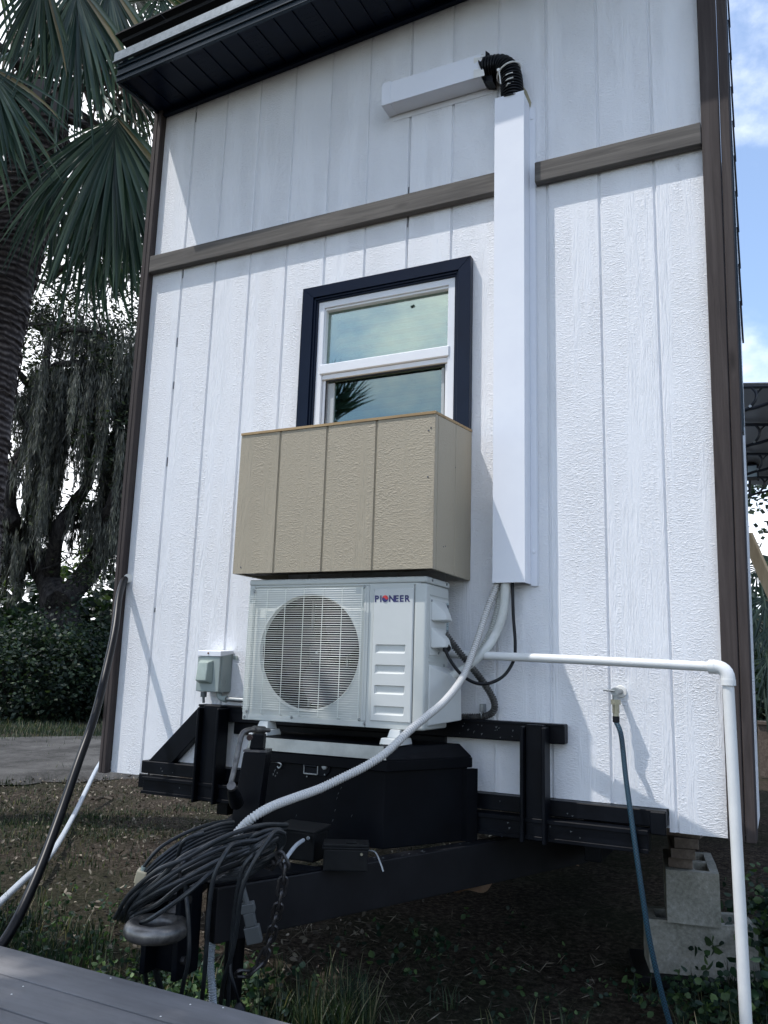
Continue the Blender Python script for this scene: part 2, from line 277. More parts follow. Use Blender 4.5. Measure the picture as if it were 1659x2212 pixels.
# ------------------------------------------------------------------ object helpers
def tag(o, label=None, cat=None, group=None, kind=None):
    if label: o['label'] = label
    if cat: o['category'] = cat
    if group: o['group'] = group
    if kind: o['kind'] = kind
    return o
def thing(name, label, cat, loc=(0, 0, 0), group=None):
    o = bpy.data.objects.new(name, None); COL.objects.link(o); o.location = loc; o.empty_display_size = 0.1
    return tag(o, label, cat, group)
def cat_path(pts, n=8):
    P = [Vector(p) for p in pts]; out_ = []
    for i in range(len(P)-1):
        p0 = P[max(i-1, 0)]; p1 = P[i]; p2 = P[i+1]; p3 = P[min(i+2, len(P)-1)]
        for k in range(n):
            s = k/n
            out_.append(0.5*((2*p1)+(p2-p0)*s+(2*p0-5*p1+4*p2-p3)*s*s+(3*p1-p0-3*p2+p3)*s**3))
    out_.append(P[-1]); return out_
class MB:
    def __init__(s): s.v = []; s.f = []; s.uv = None
    def add(s, vs, fs):
        o = len(s.v); s.v += [tuple(v) for v in vs]; s.f += [tuple(i+o for i in f) for f in fs]; return s
    def box(s, x0, x1, y0, y1, z0, z1, M4=None):
        vs = [Vector((x, y, z)) for x in (x0, x1) for y in (y0, y1) for z in (z0, z1)]
        if M4 is not None: vs = [M4 @ v for v in vs]
        return s.add(vs, [(0, 1, 3, 2), (4, 6, 7, 5), (0, 4, 5, 1), (2, 3, 7, 6), (0, 2, 6, 4), (1, 5, 7, 3)])
    def hexa(s, b, t):
        """b and t: four corners each, same order"""
        return s.add(list(b)+list(t), [(3, 2, 1, 0), (4, 5, 6, 7), (0, 1, 5, 4), (1, 2, 6, 5), (2, 3, 7, 6), (3, 0, 4, 7)])
    def prism(s, poly, d):
        """poly: planar loop of points; d: thickness vector"""
        d = Vector(d); n = len(poly); a = [Vector(p) for p in poly]; b = [p+d for p in a]
        return s.add(a+b, [tuple(range(n))[::-1], tuple(range(n, 2*n))]+[(i, (i+1) % n, n+(i+1) % n, n+i) for i in range(n)])
    def tube(s, path, r, n=10, caps=True, closed=False, uvs=False):
        P = [Vector(p) for p in path]; m = len(P)
        rs = r if isinstance(r, (list, tuple)) else [r]*m
        t0 = (P[1]-P[0]).normalized(); ref = Vector((0, 0, 1)) if abs(t0.z) < 0.9 else Vector((1, 0, 0))
        u = t0.cross(ref).normalized(); vs = []
        if closed: tprev = (P[1]-P[-1]).normalized()
        for i in range(m):
            if closed: tt = (P[(i+1) % m]-P[i-1]).normalized()
            else: tt = (P[min(i+1, m-1)]-P[max(i-1, 0)]).normalized()
            u = (u-tt*u.dot(tt)).normalized(); w = tt.cross(u)
            for k in range(n):
                a = 2*math.pi*k/n; vs.append(P[i]+(u*math.cos(a)+w*math.sin(a))*rs[i])
        fs = []
        for i in range(m if closed else m-1):
            j = (i+1) % m
            for k in range(n): fs.append((i*n+k, i*n+(k+1) % n, j*n+(k+1) % n, j*n+k))
        if caps and not closed: fs += [tuple(range(n))[::-1], tuple(range((m-1)*n, m*n))]
        if uvs:
            ln = [0]
            for i in range(1, m): ln.append(ln[-1]+(P[i]-P[i-1]).length)
            s.uvl = (n, m, ln)
        return s.add(vs, fs)
    def disc(s, c, axis, r, r2, h, n=20):
        """a frustum with base centre c, radius r then r2 at height h along axis"""
        c = Vector(c); a = Vector(axis).normalized(); return s.tube([c, c+a*h], [r, r2], n)
    def build(s, name, mat, parent=None, smooth=False, bevel=0.0, seg=2, loc=None):
        me = bpy.data.meshes.new(name); vs = s.v
        if loc is not None: vs = [tuple(Vector(v)-Vector(loc)) for v in vs]
        if parent is not None and loc is None: pw = parent.get('_w'); pw = Vector(pw) if pw else wloc(parent); vs = [tuple(Vector(v)-pw) for v in vs]
        me.from_pydata(vs, [], s.f); me.materials.append(mat)
        if hasattr(s, 'uvl'):
            n, mm, ln = s.uvl; uv = me.uv_layers.new(name='UVMap'); k = 0
            for p in me.polygons:
                for li in p.loop_indices:
                    vi = me.loops[li].vertex_index; ring = vi//n; a = vi % n
                    uu = a/n
                    if p.index < (mm-1)*n and a == 0 and (p.index % n) == n-1: uu = 1.0
                    uv.data[li].uv = (uu, ln[min(ring, mm-1)])
        if smooth:
            me.polygons.foreach_set('use_smooth', [True]*len(me.polygons))
        o = bpy.data.objects.new(name, me); COL.objects.link(o)
        if parent is not None: o.parent = parent
        if loc is not None: o.location = loc
        if smooth or bevel:
            bm = bmesh.new(); bm.from_mesh(me); bmesh.ops.recalc_face_normals(bm, faces=bm.faces)
            if bevel:
                es = [e for e in bm.edges if len(e.link_faces) == 2 and e.calc_face_angle(0) > 0.5]
                bmesh.ops.bevel(bm, geom=es, offset=bevel, segments=seg, profile=0.6, affect='EDGES', clamp_overlap=True)
            for e in bm.edges: e.smooth = not (len(e.link_faces) == 2 and e.calc_face_angle(0) > R(38))
            if bevel and smooth:
                for f in bm.faces: f.smooth = True
            bm.to_mesh(me); bm.free()
        return o
def wloc(o):
    v = Vector(o.location)
    while o.parent: o = o.parent; v += Vector(o.location)
    return v
def copy_tree(o, parent=None):
    c = o.copy(); COL.objects.link(c); c.parent = parent
    for ch in list(o.children): copy_tree(ch, c)
    return c
def ring_path(c, r, n=24, u=(1, 0, 0), w=(0, 1, 0)):
    c = Vector(c); u = Vector(u); w = Vector(w)
    return [c+(u*math.cos(2*math.pi*k/n)+w*math.sin(2*math.pi*k/n))*r for k in range(n)]
def rawmesh(name, V, F, mat, parent=None, n=4):
    """V (k,3) array, F (m,n) array of faces"""
    me = bpy.data.meshes.new(name); me.vertices.add(len(V)); me.vertices.foreach_set('co', V.astype(np.float32).ravel())
    me.loops.add(F.size); me.loops.foreach_set('vertex_index', F.astype(np.int32).ravel())
    me.polygons.add(len(F)); me.polygons.foreach_set('loop_start', np.arange(0, F.size, n, dtype=np.int32))
    me.update(calc_edges=True); me.validate(); me.materials.append(mat)
    o = bpy.data.objects.new(name, me); COL.objects.link(o)
    if parent is not None: o.parent = parent; o.location = -wloc(parent)
    return o

# ================================================================== THE SETTING
def sheet(name, pts, z, mat):
    b_ = MB(); b_.add([(x, y, z) for x, y in pts], [tuple(range(len(pts)))]); return tag(b_.build(name, mat), kind='structure')
# gently uneven soil, fine near the house
n = 150; xs = np.sign(np.linspace(-1, 1, n))*np.abs(np.linspace(-1, 1, n))**2.6*150+0.5; ys = np.sign(np.linspace(-1, 1, n))*np.abs(np.linspace(-1, 1, n))**2.6*150+1
X, Y = np.meshgrid(xs, ys, indexing='ij'); Z = 0.02*np.sin(X*1.7+1)*np.cos(Y*1.3)+0.012*np.sin(X*5.1)*np.sin(Y*4.3+2)-0.02
V = np.stack([X, Y, Z], -1).reshape(-1, 3); i = np.arange(n-1); I, J = np.meshgrid(i, i, indexing='ij'); a = (I*n+J).ravel()
g = rawmesh('ground', V, np.stack([a, a+n, a+n+1, a+1], -1), M['soil']); tag(g, kind='structure')
g.data.polygons.foreach_set('use_smooth', [True]*len(g.data.polygons))
a0 = Pz(0, 1690); a1 = Pz(211, 1682); b0 = Pz(0, 1597); b1 = Pz(211, 1594)
da = (a1-a0).normalized(); db = (b1-b0).normalized()
rd = MB(); prs = []
near = [a0-da*5, a0-da*2, a0, a1, a1+da*2, a1+da*6]; far = [b0-db*7, b0-db*3, b0, b1, b1+db*2, b1+db*7]
near = cat_path(near, 5); far = cat_path(far, 5)
rv = []
for k in range(len(near)):
    w = 0.06*math.sin(k*1.9)
    A = near[k]+Vector((w, -w, 0)); B = far[k]
    rv += [(A.x, A.y, -0.02), (A.x+(B.x-A.x)*0.04, A.y+(B.y-A.y)*0.04, 0.05), ((A.x+B.x)/2, (A.y+B.y)/2, 0.055), (B.x-(B.x-A.x)*0.04, B.y-(B.y-A.y)*0.04, 0.045), (B.x, B.y, -0.02)]
rf = [(k*5+j, k*5+j+1, (k+1)*5+j+1, (k+1)*5+j) for k in range(len(near)-1) for j in range(4)]
rd.add(rv, rf); tag(rd.build('gravel_path', M['gravel'], smooth=True), kind='structure')

# ================================================================== THE HOUSE
GRV = 0.2032; XL, XR = -0.174, 2.386; ZT = 3.0615
def lx(x, z):   # the corners are a little out of plumb
    if abs(x-XR) < 1e-6: return x+0.0095*(z-0.655)
    if abs(x-XL) < 1e-6: return x-0.0065*(z-0.655)
    return x
house = thing('tiny_house', 'white tiny house on a black trailer frame with dark stained corner boards', 'house', (1.016, 0.0, 0.0))
WX0, WX1, WZ0, WZ1 = 0.806, 1.44, 1.95, 2.725      # window opening
def topz(x): return 4.012+0.052*x
def siding_panel(x0, x1, z0, z1, name='siding_panel', seam_dark=True):
    """front sheet of siding with rebated grooves every 8 inches, window and frame notch cut out"""
    gw = 0.0065; gx = [k*GRV for k in range(-1, 13)]
    bx = {x0, x1}
    for g_ in gx:
        for q in (g_-gw, g_-gw*0.55, g_+gw*0.55, g_+gw):
            if x0 < q < x1: bx.add(q)
    for q in (WX0, WX1, 0.04, 2.212):
        if x0 < q < x1: bx.add(q)
    bx = sorted(bx); bz = sorted({z0, z1} | {q for q in (WZ0, WZ1, 0.726) if z0 < q < z1})
    def dep(x, i_):
        for g_ in gx:
            if abs(x-g_) <= gw*0.56 and not (abs(x-x0) < 1e-6 and x0 > g_-1e-6 and False): return 0.007
        return 0.0
    mb = MB(); idx = {}
    def vid(i_, j_):
        if (i_, j_) not in idx:
            x = bx[i_]; z = bz[j_]; d = dep(x, i_)
            if z == z1 and z1 > 3.5: z = topz(x)+0.03
            x = lx(x, z)
            idx[i_, j_] = len(mb.v); mb.v.append((x, d, z))
        return idx[i_, j_]
    for i_ in range(len(bx)-1):
        for j_ in range(len(bz)-1):
            xm = (bx[i_]+bx[i_+1])/2; zm = (bz[j_]+bz[j_+1])/2
            if WX0 < xm < WX1 and WZ0 < zm < WZ1: continue
            if 0.04 < xm < 2.212 and zm < 0.726: continue
            mb.f.append((vid(i_, j_), vid(i_+1, j_), vid(i_+1, j_+1), vid(i_, j_+1)))
    # rim so the sheet has thickness
    ed = {}
    for f in mb.f:
        for k in range(4):
            e = (f[k], f[(k+1) % 4]); ed[e] = 1
    rim = [e for e in ed if (e[1], e[0]) not in ed]; back = {}
    for e in rim:
        for q in e:
            if q not in back: back[q] = len(mb.v); x, y, z = mb.v[q]; mb.v.append((x, 0.013, z))
    for a_, b_ in rim: mb.f.append((b_, a_, back[a_], back[b_]))
    return mb.build(name, M['siding'], house, loc=(-1.1, 0, 0) if False else None)
ZB = 0.655
siding_panel(XL, -0.001, ZB, 3.10); siding_panel(0.001, 1.2182, ZB, 3.10); siding_panel(1.2202, XR, ZB, 3.10)
siding_panel(XL, -0.001, 3.104, 4.1); siding_panel(0.001, 1.2182, 3.104, 4.1); siding_panel(1.2202, XR, 3.104, 4.1)
# object coordinates of the siding are the house's: shift back is harmless, grooves and strips stay in step by using multiples
# dark slivers in the two seams
sl = MB()
for k in range(34):
    z = random.uniform(0.9, 4.0); x = random.choice((0.0, 1.2192)); h = random.uniform(0.01, 0.07)
    if 1.6 < z < 2.85 and x > 1: continue
    if x < 0.5 and random.random() < 0.5: continue
    sl.box(x-0.0016, x+0.0016, 0.0025, 0.0044, z, z+h)
sl.build('seam_gap', M['black_iron'], house)
# band boards at mid height
def board(name, x0, x1, y0, y1, z0, z1, mat, label=None, bev=0.003):
    o = MB().box(x0, x1, y0, y1, z0, z1).build(name, mat, house, bevel=bev, seg=1)
    if label: o['label'] = label
    return o
board('band_board', XL-0.014, 1.622, -0.038, -0.001, ZT, ZT+0.089, M['band_wood'])
board('band_board', 1.788, XR+0.023, -0.038, -0.001, ZT, ZT+0.089, M['band_wood'])
# corner boards: flat board plus the edge of its neighbour
def corner(xa, xb, sa, sb, y0, y1, z1):
    z0 = 0.652; h = z1-z0
    q = MB(); q.hexa([(xa, y0, z0), (xb, y0, z0), (xb, y1, z0), (xa, y1, z0)], [(xa+sa*h, y0, z1), (xb+sb*h, y0, z1), (xb+sb*h, y1, z1), (xa+sa*h, y1, z1)]); q.build('corner_board', M['post_wood'], house, bevel=0.003, seg=1)
corner(XR+0.001, XR+0.0495, 0.0095, 0.0150, -0.036, 0.0, 4.6)
corner(XR+0.0515, XR+0.083, 0.0150, 0.0155, -0.034, 0.09, 4.6)
corner(XL-0.0215, XL-0.001, -0.008, -0.0065, -0.036, 0.0, 4.02)
corner(XL-0.043, XL-0.0235, -0.0105, -0.008, -0.034, 0.09, 4.02)
# body of the house behind the front
bd = MB()
bd.box(-0.225, -0.205, 0.09, 6.0, 0.66, 3.98); bd.hexa([(2.44, 0.091, 0.66), (2.4655, 0.091, 0.66), (2.4655, 0.5, 0.66), (2.44, 0.5, 0.66)], [(2.48, 0.091, 3.3), (2.506, 0.091, 3.3), (2.506, 0.5, 3.3), (2.48, 0.5, 3.3)])
bd.box(2.20, 2.22, 0.50, 6.0, 0.66, 3.1); bd.box(-0.235, 2.22, 5.98, 6.0, 0.66, 3.0); bd.box(2.22, 2.455, 0.48, 0.50, 0.66, 3.3)
bd.box(-0.235, 2.455, 0.014, 0.48, 0.665, 0.70); bd.box(-0.235, 2.20, 0.48, 5.98, 0.665, 0.70)
bd.build('side_wall', M['siding'], house)
# room behind the window
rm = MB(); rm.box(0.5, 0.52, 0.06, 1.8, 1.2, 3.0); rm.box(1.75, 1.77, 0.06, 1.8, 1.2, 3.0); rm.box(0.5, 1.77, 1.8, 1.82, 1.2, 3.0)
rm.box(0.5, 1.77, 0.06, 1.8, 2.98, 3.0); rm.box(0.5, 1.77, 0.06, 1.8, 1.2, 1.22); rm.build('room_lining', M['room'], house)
# roof: shed slope falling away from the photographer, front overhang with vented soffit
OH = -0.315
def rz(y): return -0.16*y
RX0, RX1 = -0.235, 2.50
rf_ = MB(); rf_.hexa([(RX0, OH, 4.13+rz(OH)), (RX1-0.02, OH, 4.28+rz(OH)), (RX1-0.02, 0.1, 4.26), (RX0, 0.1, 4.11)], [(RX0, OH, 4.15+rz(OH)), (RX1-0.02, OH, 4.30+rz(OH)), (RX1-0.02, 0.1, 4.28), (RX0, 0.1, 4.13)])
rf_.hexa([(RX0, 0.1, 4.09), (2.2, 0.1, 4.09), (2.2, 6.1, 3.0), (RX0, 6.1, 3.0)], [(RX0, 0.1, 4.11), (2.2, 0.1, 4.11), (2.2, 6.1, 3.02), (RX0, 6.1, 3.02)])
rf_.build('roof_deck', M['shingle'], house)
# tabs of the first shingle courses
for k in range(10):
    x = RX0-0.02+k*0.292
    s_ = MB(); z_ = 4.158+0.052*(x+0.2)+rz(OH)
    s_.hexa([(x, OH-0.03, z_), (x+0.287, OH-0.03, z_+0.015), (x+0.287, 0.3, z_+0.015-0.055), (x, 0.3, z_-0.055)], [(x, OH-0.03, z_+0.008+random.random()*0.004), (x+0.287, OH-0.03, z_+0.025), (x+0.287, 0.3, z_+0.025-0.055), (x, 0.3, z_+0.008-0.055)])
    s_.build('shingle', M['shingle'], house)
# fascia, drip edge
def strip_front(name, y0, y1, za, zb, mat, x0=RX0, x1=RX1, bev=0.0):
    o = MB(); k = 0.052
    o.hexa([(x0, y0, za+k*x0), (x1, y0, za+k*x1), (x1, y1, za+k*x1), (x0, y1, za+k*x0)], [(x0, y0, zb+k*x0), (x1, y0, zb+k*x1), (x1, y1, zb+k*x1), (x0, y1, zb+k*x0)])
    return o.build(name, mat, house, bevel=bev, seg=1)
strip_front('fascia', OH-0.012, OH+0.004, 3.958, 4.062, M['fascia'], bev=0.002)
strip_front('fascia', OH-0.019, OH-0.0125, 3.985, 3.992, M['fascia']); strip_front('fascia', OH-0.019, OH-0.0125, 4.030, 4.036, M['fascia'])
strip_front('drip_edge', OH-0.030, OH-0.020, 4.064, 4.114, M['drip'], x0=RX0-0.012, bev=0.002)
strip_front('drip_edge', OH-0.036, OH-0.0205, 4.056, 4.062, M['drip'], x0=RX0-0.012)
# soffit boards running from fascia to wall
k_ = 0
x = RX0+0.015
while x < RX1-0.1:
    w = 0.098
    s_ = MB()
    for q, (p0, p1, dz) in enumerate(((0.0, 0.088, 0.0), (0.088, 0.098, 0.007))):
        za = 3.985+0.052*(x+p0); zb = 3.985+0.052*(x+p1)
        s_.hexa([(x+p0, OH+0.005, za+dz), (x+p1, OH+0.005, zb+dz), (x+p1, -0.003, zb+dz+0.012), (x+p0, -0.003, za+dz+0.012)], [(x+p0, OH+0.005, za+0.012), (x+p1, OH+0.005, zb+0.012), (x+p1, -0.003, zb+0.024), (x+p0, -0.003, za+0.024)])
    if k_ % 3 == 1:
        for r_ in range(5):
            for c_ in range(9):
                xx = x+0.012+r_*0.015; yy = OH+0.05+c_*0.026; zz = 3.985+0.052*xx+(yy-OH)*0.038
                s_.box(xx-0.003, xx+0.003, yy-0.003, yy+0.003, zz-0.0009, zz+0.0005)
    s_.build('soffit_board', M['navy_metal'], house); x += w; k_ += 1
strip_front('soffit_trim', -0.028, -0.004, 3.968, 3.984, M['navy_metal'], x0=RX0+0.02, x1=RX1-0.05)
# end cap of the overhang at the left, running back along the side
o = MB(); o.hexa([(RX0-0.004, OH+0.005, 3.946), (RX0+0.012, OH+0.005, 3.946), (RX0+0.012, 0.10, 3.99), (RX0-0.004, 0.10, 3.99)], [(RX0-0.004, OH+0.005, 4.115), (RX0+0.012, OH+0.005, 4.115), (RX0+0.012, 0.10, 4.09), (RX0-0.004, 0.10, 4.09)])
o.build('fascia', M['fascia'], house)
# right-hand rake: dark fascia, light drip line and ragged shingle ends seen almost edge-on
def lean(name, xa, xb, y0, y1, w, mat, z0=1.98, z1=4.6):
    o = MB(); o.hexa([(xa, y0, z0), (xa+w, y0, z0), (xa+w, y1, z0), (xa, y1, z0)], [(xb, y0, z1), (xb+w, y0, z1), (xb+w, y1, z1), (xb, y1, z1)])
    return o.build(name, mat, house)
lean('rake_fascia', 2.4870, 2.522, 0.02, 0.08, 0.008, M['fascia'])
lean('rake_drip', 2.4960, 2.5275, 0.03, 0.05, 0.0015, M['fascia'], 2.0)
for k in range(16):
    z0 = 2.32+k*0.143; f_ = (z0-1.98)/2.62
    lean('shingle', 2.4975+0.032*f_+0.003, 2.4975+0.032*(f_+0.054)+0.0005, 0.035, 0.085, 0.006, M['shingle'], z0, z0+0.139)

# --- window
win = bpy.data.objects.new('window', None); COL.objects.link(win); win.parent = house; win.location = (0, 0, 2.2)
def wbox(name, x0, x1, y0, y1, z0, z1, mat, bev=0.0015): return MB().box(x0, x1, y0, y1, z0, z1).build(name, mat, win, bevel=bev, seg=1)
def mitred(name, ox0, ox1, oz0, oz1, ix0, ix1, iz1, y0, y1, mat, top=True, iz0=None):
    for nm, poly in (('l', [(ox0, oz0), (ix0, oz0), (ix0, iz1), (ox0, oz1)]), ('r', [(ix1, oz0), (ox1, oz0), (ox1, oz1), (ix1, iz1)]), ('t', [(ox0, oz1), (ix0, iz1), (ix1, iz1), (ox1, oz1)])):
        b_ = MB(); b_.prism([(p, y0, q) for p, q in poly], (0, y1-y0, 0)); b_.build(name, mat, win, bevel=0.0012, seg=1)
# dark wide trim with stepped inner bead
mitred('window_trim', 0.728, 1.521, 2.035, 2.804, 0.784, 1.468, 2.752, -0.034, -0.001, M['navy_metal'])
mitred('window_bead', 0.7845, 1.4675, 2.035, 2.7515, 0.794, 1.458, 2.742, -0.026, 0.0, M['navy_metal'])
mitred('window_bead', 0.7945, 1.4575, 2.035, 2.7415, 0.803, 1.449, 2.7335, -0.020, 0.004, M['navy_metal'])
mitred('window_frame', 0.8035, 1.4485, 2.035, 2.733, 0.832, 1.418, 2.704, -0.012, 0.05, M['vinyl'])
mitred('window_frame', 0.8322, 1.4178, 2.44, 2.7038, 0.836, 1.414, 2.694, -0.004, 0.05, M['vinyl'])
wbox('meeting_rail', 0.8225, 1.428, -0.018, 0.045, 2.392, 2.438, M['vinyl'], 0.004)
wbox('meeting_rail', 0.834, 1.416, -0.008, 0.045, 2.370, 2.3915, M['vinyl'])
wbox('screen_frame', 0.8335, 0.846, 0.002, 0.03, 1.70, 2.3695, M['vinyl']); wbox('screen_frame', 1.404, 1.4165, 0.002, 0.03, 1.70, 2.3695, M['vinyl'])
wbox('screen_gasket', 0.8465, 1.4035, 0.004, 0.012, 2.364, 2.3695, M['black_iron'], 0); wbox('screen_gasket', 1.4005, 1.4035, 0.004, 0.012, 1.70, 2.3638, M['black_iron'], 0); wbox('screen_gasket', 0.8465, 0.8495, 0.004, 0.012, 1.70, 2.3638, M['black_iron'], 0)
wbox('sash_frame', 0.850, 0.882, 0.018, 0.04, 1.70, 2.36, M['screen_frame']); wbox('sash_frame', 1.382, 1.4002, 0.018, 0.04, 1.70, 2.36, M['screen_frame'])
b_ = MB(); b_.box(0.836, 1.414, 0.020, 0.024, 2.43, 2.70); b_.build('window_pane', M['glass'], win)
b_ = MB(); b_.box(0.85, 1.4, 0.026, 0.030, 1.70, 2.37); b_.build('window_pane', M['glass_screened'], win)
for k in range(24):
    z = 2.70-k*0.047
    b_ = MB(); b_.hexa([(0.855, 0.075, z-0.020), (1.395, 0.075, z-0.020), (1.395, 0.105, z+0.018), (0.855, 0.105, z+0.018)], [(0.855, 0.0735, z-0.019), (1.395, 0.0735, z-0.019), (1.395, 0.1035, z+0.019), (0.855, 0.1035, z+0.019)])
    b_.build('blind_slat', M['blind'], win)

# brush-painted beige patch beside the duct, where the white paint stops
pat = MB(); P_ = [Py(*q) for q in ((1066, 158), (1092, 164), (1110, 160), (1122, 178), (1138, 197), (1148, 222), (1146, 232), (1136, 224), (1118, 205), (1090, 175))]
pat.add([(p.x, -0.0015, p.z) for p in P_], [tuple(range(len(P_)))]); o = pat.build('bare_paint_patch', newmat('bare_beige_primer', (0.42, 0.38, 0.26), 0.8)[0], house)

def corr(path, r, amp, pitch, n=14):
    P = [Vector(p) for p in path]; L2 = [0]
    for k in range(1, len(P)): L2.append(L2[-1]+(P[k]-P[k-1]).length)
    tot = L2[-1]; m = int(tot/pitch*4); out2 = []; rs = []; j = 0
    for k in range(m+1):
        d = tot*k/m
        while j < len(P)-2 and L2[j+1] < d: j += 1
        s = (d-L2[j])/max(1e-9, L2[j+1]-L2[j]); out2.append(P[j].lerp(P[j+1], s)); rs.append(r+(amp if (k % 4) in (0, 1) else -amp))
    return MB().tube(out2, rs, n)
# ================================================================== LINE-SET COVERS
hd = thing('line_set_cover', 'short white horizontal duct cover high on the wall, open at its right end', 'duct cover', (1.3, 0, 3.8))
D0 = -0.085
tl, bl, tr_, br = Py(826, 178, D0), Py(824, 223.5, D0), Py(1037, 121, D0), Py(1040, 169, D0)
x0 = (tl.x+bl.x)/2; x1 = (tr_.x+br.x)/2; zt = (tl.z+tr_.z)/2; zb = (bl.z+br.z)/2; HX1 = x1; HZ = (zt+zb)/2; HZB = zb; HZT = zt
def trough(mb, x0, x1, zb, zt, d, wall=0.003, end=False):
    mb.box(x0, x1, d, d+wall, zb, zt); mb.box(x0, x1, d+wall, -0.003, zb, zb+wall); mb.box(x0, x1, d+wall, -0.003, zt-wall, zt)
    if end: mb.box(x0, x0+wall, d+wall, -0.003, zb+wall, zt-wall)
c1 = MB(); trough(c1, x0+0.030, x1, zb, zt, D0); c1.box(x0+0.02, x1+0.03, -0.003, -0.0005, zb-0.028, zb-0.0005); c1.build('cover_channel', M['duct'], hd, bevel=0.001, seg=1)
c1 = MB(); trough(c1, x0, x0+0.042, zb-0.002, zt+0.002, D0-0.0025, 0.0024, True); c1.build('cover_end_cap', M['duct'], hd, bevel=0.001, seg=1)
# dented cut end of the channel
c1 = MB(); e0 = x1-0.03
ring_o = [(D0-0.004, zb-0.003), (D0-0.004, zb+0.03), (D0+0.004, (zb+zt)/2), (D0-0.005, zt-0.02), (D0+0.006, zt+0.004), (-0.03, zt+0.003), (-0.004, zt-0.004)]
for k in range(len(ring_o)-1):
    (ya, za), (yb, zb_) = ring_o[k], ring_o[k+1]
    c1.add([(e0, ya, za), (e0, yb, zb_), (x1+0.012+0.006*math.sin(k*2), yb+0.004, zb_-0.002), (x1+0.012+0.006*math.sin(k*2+2), ya+0.004, za)], [(0, 1, 2, 3)])
c1.build('crumpled_edge', M['caulk'], hd)
vd = thing('line_set_cover', 'tall white vertical duct cover running down the wall beside the window', 'duct cover', (1.7, 0, 1.465))
VX0, VX1, VZ0, VZ1 = 1.636, 1.7585, 1.463, 3.452
c1 = MB(); c1.box(VX0, VX1, D0, D0+0.002, VZ0, VZ1); c1.box(VX1-0.002, VX1, D0+0.002, -0.004, VZ0, VZ1-0.01); c1.box(VX0, VX0+0.002, D0+0.002, -0.004, VZ0, VZ1)
c1.build('cover_channel', M['duct'], vd, bevel=0.0008, seg=1)
c1 = MB(); c1.box(VX1+0.0003, VX1+0.024, -0.008, -0.0045, VZ0-0.006, VZ1-0.03); c1.box(VX1+0.0245, VX1+0.027, -0.006, -0.0012, VZ0-0.004, VZ1-0.03); c1.box(VX0-0.012, VX0-0.0003, -0.006, -0.0012, VZ0+0.01, VZ1); c1.build('cover_flange', M['duct'], vd)
for z in (VZ0+0.12, VZ1-0.08): c1 = MB(); c1.disc((VX1+0.012, -0.0085, z), (0, -1, 0), 0.006, 0.004, 0.003, 10); c1.build('screw', M['duct'], vd, smooth=True)
# corrugated black elbow
el = thing('corrugated_elbow', 'black corrugated elbow hose with a white tie joining the two duct covers', 'hose', (HX1, -0.05, HZ))
pe = cat_path([(HX1+0.000, -0.046, HZ+0.002), (HX1+0.02, -0.048, HZ+0.004), (1.655, -0.050, HZ-0.010), (1.690, -0.050, HZ-0.060), (1.699, -0.047, VZ1+0.03), (1.699, -0.045, VZ1-0.004)], 22)
corr(pe, 0.0445, 0.0032, 0.0125, 20).build('elbow_hose', M['cord'], el, smooth=True)
pk = 62
c1 = MB(); ax = (pe[pk+1]-pe[pk-1]).normalized(); s1 = ax.cross(Vector((0, 1, 0))).normalized(); s2 = ax.cross(s1)
c1.tube(ring_path(pe[pk], 0.0515, 26, s1, s2), 0.0035, 6, closed=True); c1.tube([pe[pk]+Vector((-0.03, -0.04, -0.012)), pe[pk]+Vector((-0.026, -0.05, -0.024)), pe[pk]+Vector((-0.02, -0.047, -0.08))], 0.0025, 6)
c1.disc(pe[pk]+Vector((-0.03, -0.040, -0.012)), (0, -1, 0), 0.008, 0.007, 0.01, 8); c1.build('cable_tie', M['caulk'], el, smooth=True)
c1 = MB()
for k in range(3):
    q = pe[74+k*5]; c1.tube([q+Vector((-0.026+0.006*k, -0.036, -0.004)), q+Vector((-0.004, -0.046, 0.0)), q+Vector((0.018, -0.040, 0.006))], 0.0032, 6)
c1.build('paint_smear', M['caulk'], el, smooth=True)
c1 = MB(); c1.prism([(HX1+0.01, -0.006, HZB-0.01), (HX1+0.045, -0.006, HZB-0.02), (HX1+0.03, -0.006, HZT+0.01), (HX1+0.012, -0.006, HZT+0.03)], (0, -0.055, 0)); c1.build('torn_flap', M['cord'], el)

# ================================================================== SHROUD
SX0, SX1, SY, SZ0, SZ1 = 0.700, 1.522, -0.378, 1.483, 2.028
sh = thing('window_cover_box', 'unpainted tan wood-grain siding box fixed under the window above the air conditioner', 'wooden box', (1.0885, 0, SZ0))
def shroud_front():
    mb = MB(); gs = [SX0+0.183, SX0+0.183+0.2055, SX0+0.183+0.411]; pts = [(SX0, 0)]
    for g_ in gs: pts += [(g_-0.0055, 0), (g_-0.0035, 0.005), (g_+0.0035, 0.005), (g_+0.0055, 0)]
    pts += [(SX1, 0)]; n_ = len(pts)
    for z in (SZ0, SZ1):
        for x_, d in pts: mb.v.append((x_, SY+d, z))
    for k in range(n_-1): mb.f.append((k, k+1, n_+k+1, n_+k))
    mb.v += [(SX0, SY+0.012, SZ0), (SX1-0.013, SY+0.012, SZ0), (SX0, SY+0.012, SZ1), (SX1-0.013, SY+0.012, SZ1)]
    b0_ = 2*n_; mb.f += [(b0_, b0_+2, b0_+3, b0_+1), (0, n_, b0_+2, b0_)]
    mb.f += [tuple(range(n_))[::-1]+(b0_, b0_+1), tuple(range(n_, 2*n_))+(b0_+3, b0_+2)]
    return mb
shroud_front().build('front_panel', M['tan_siding'], sh)
s_ = MB()
ys_ = [SY+0.001, SY+0.026, SY+0.030, SY+0.034, SY+0.20, SY+0.204, SY+0.208, -0.002]; dd = [0, 0, 0.005, 0, 0, 0.004, 0, 0]; n_ = len(ys_)
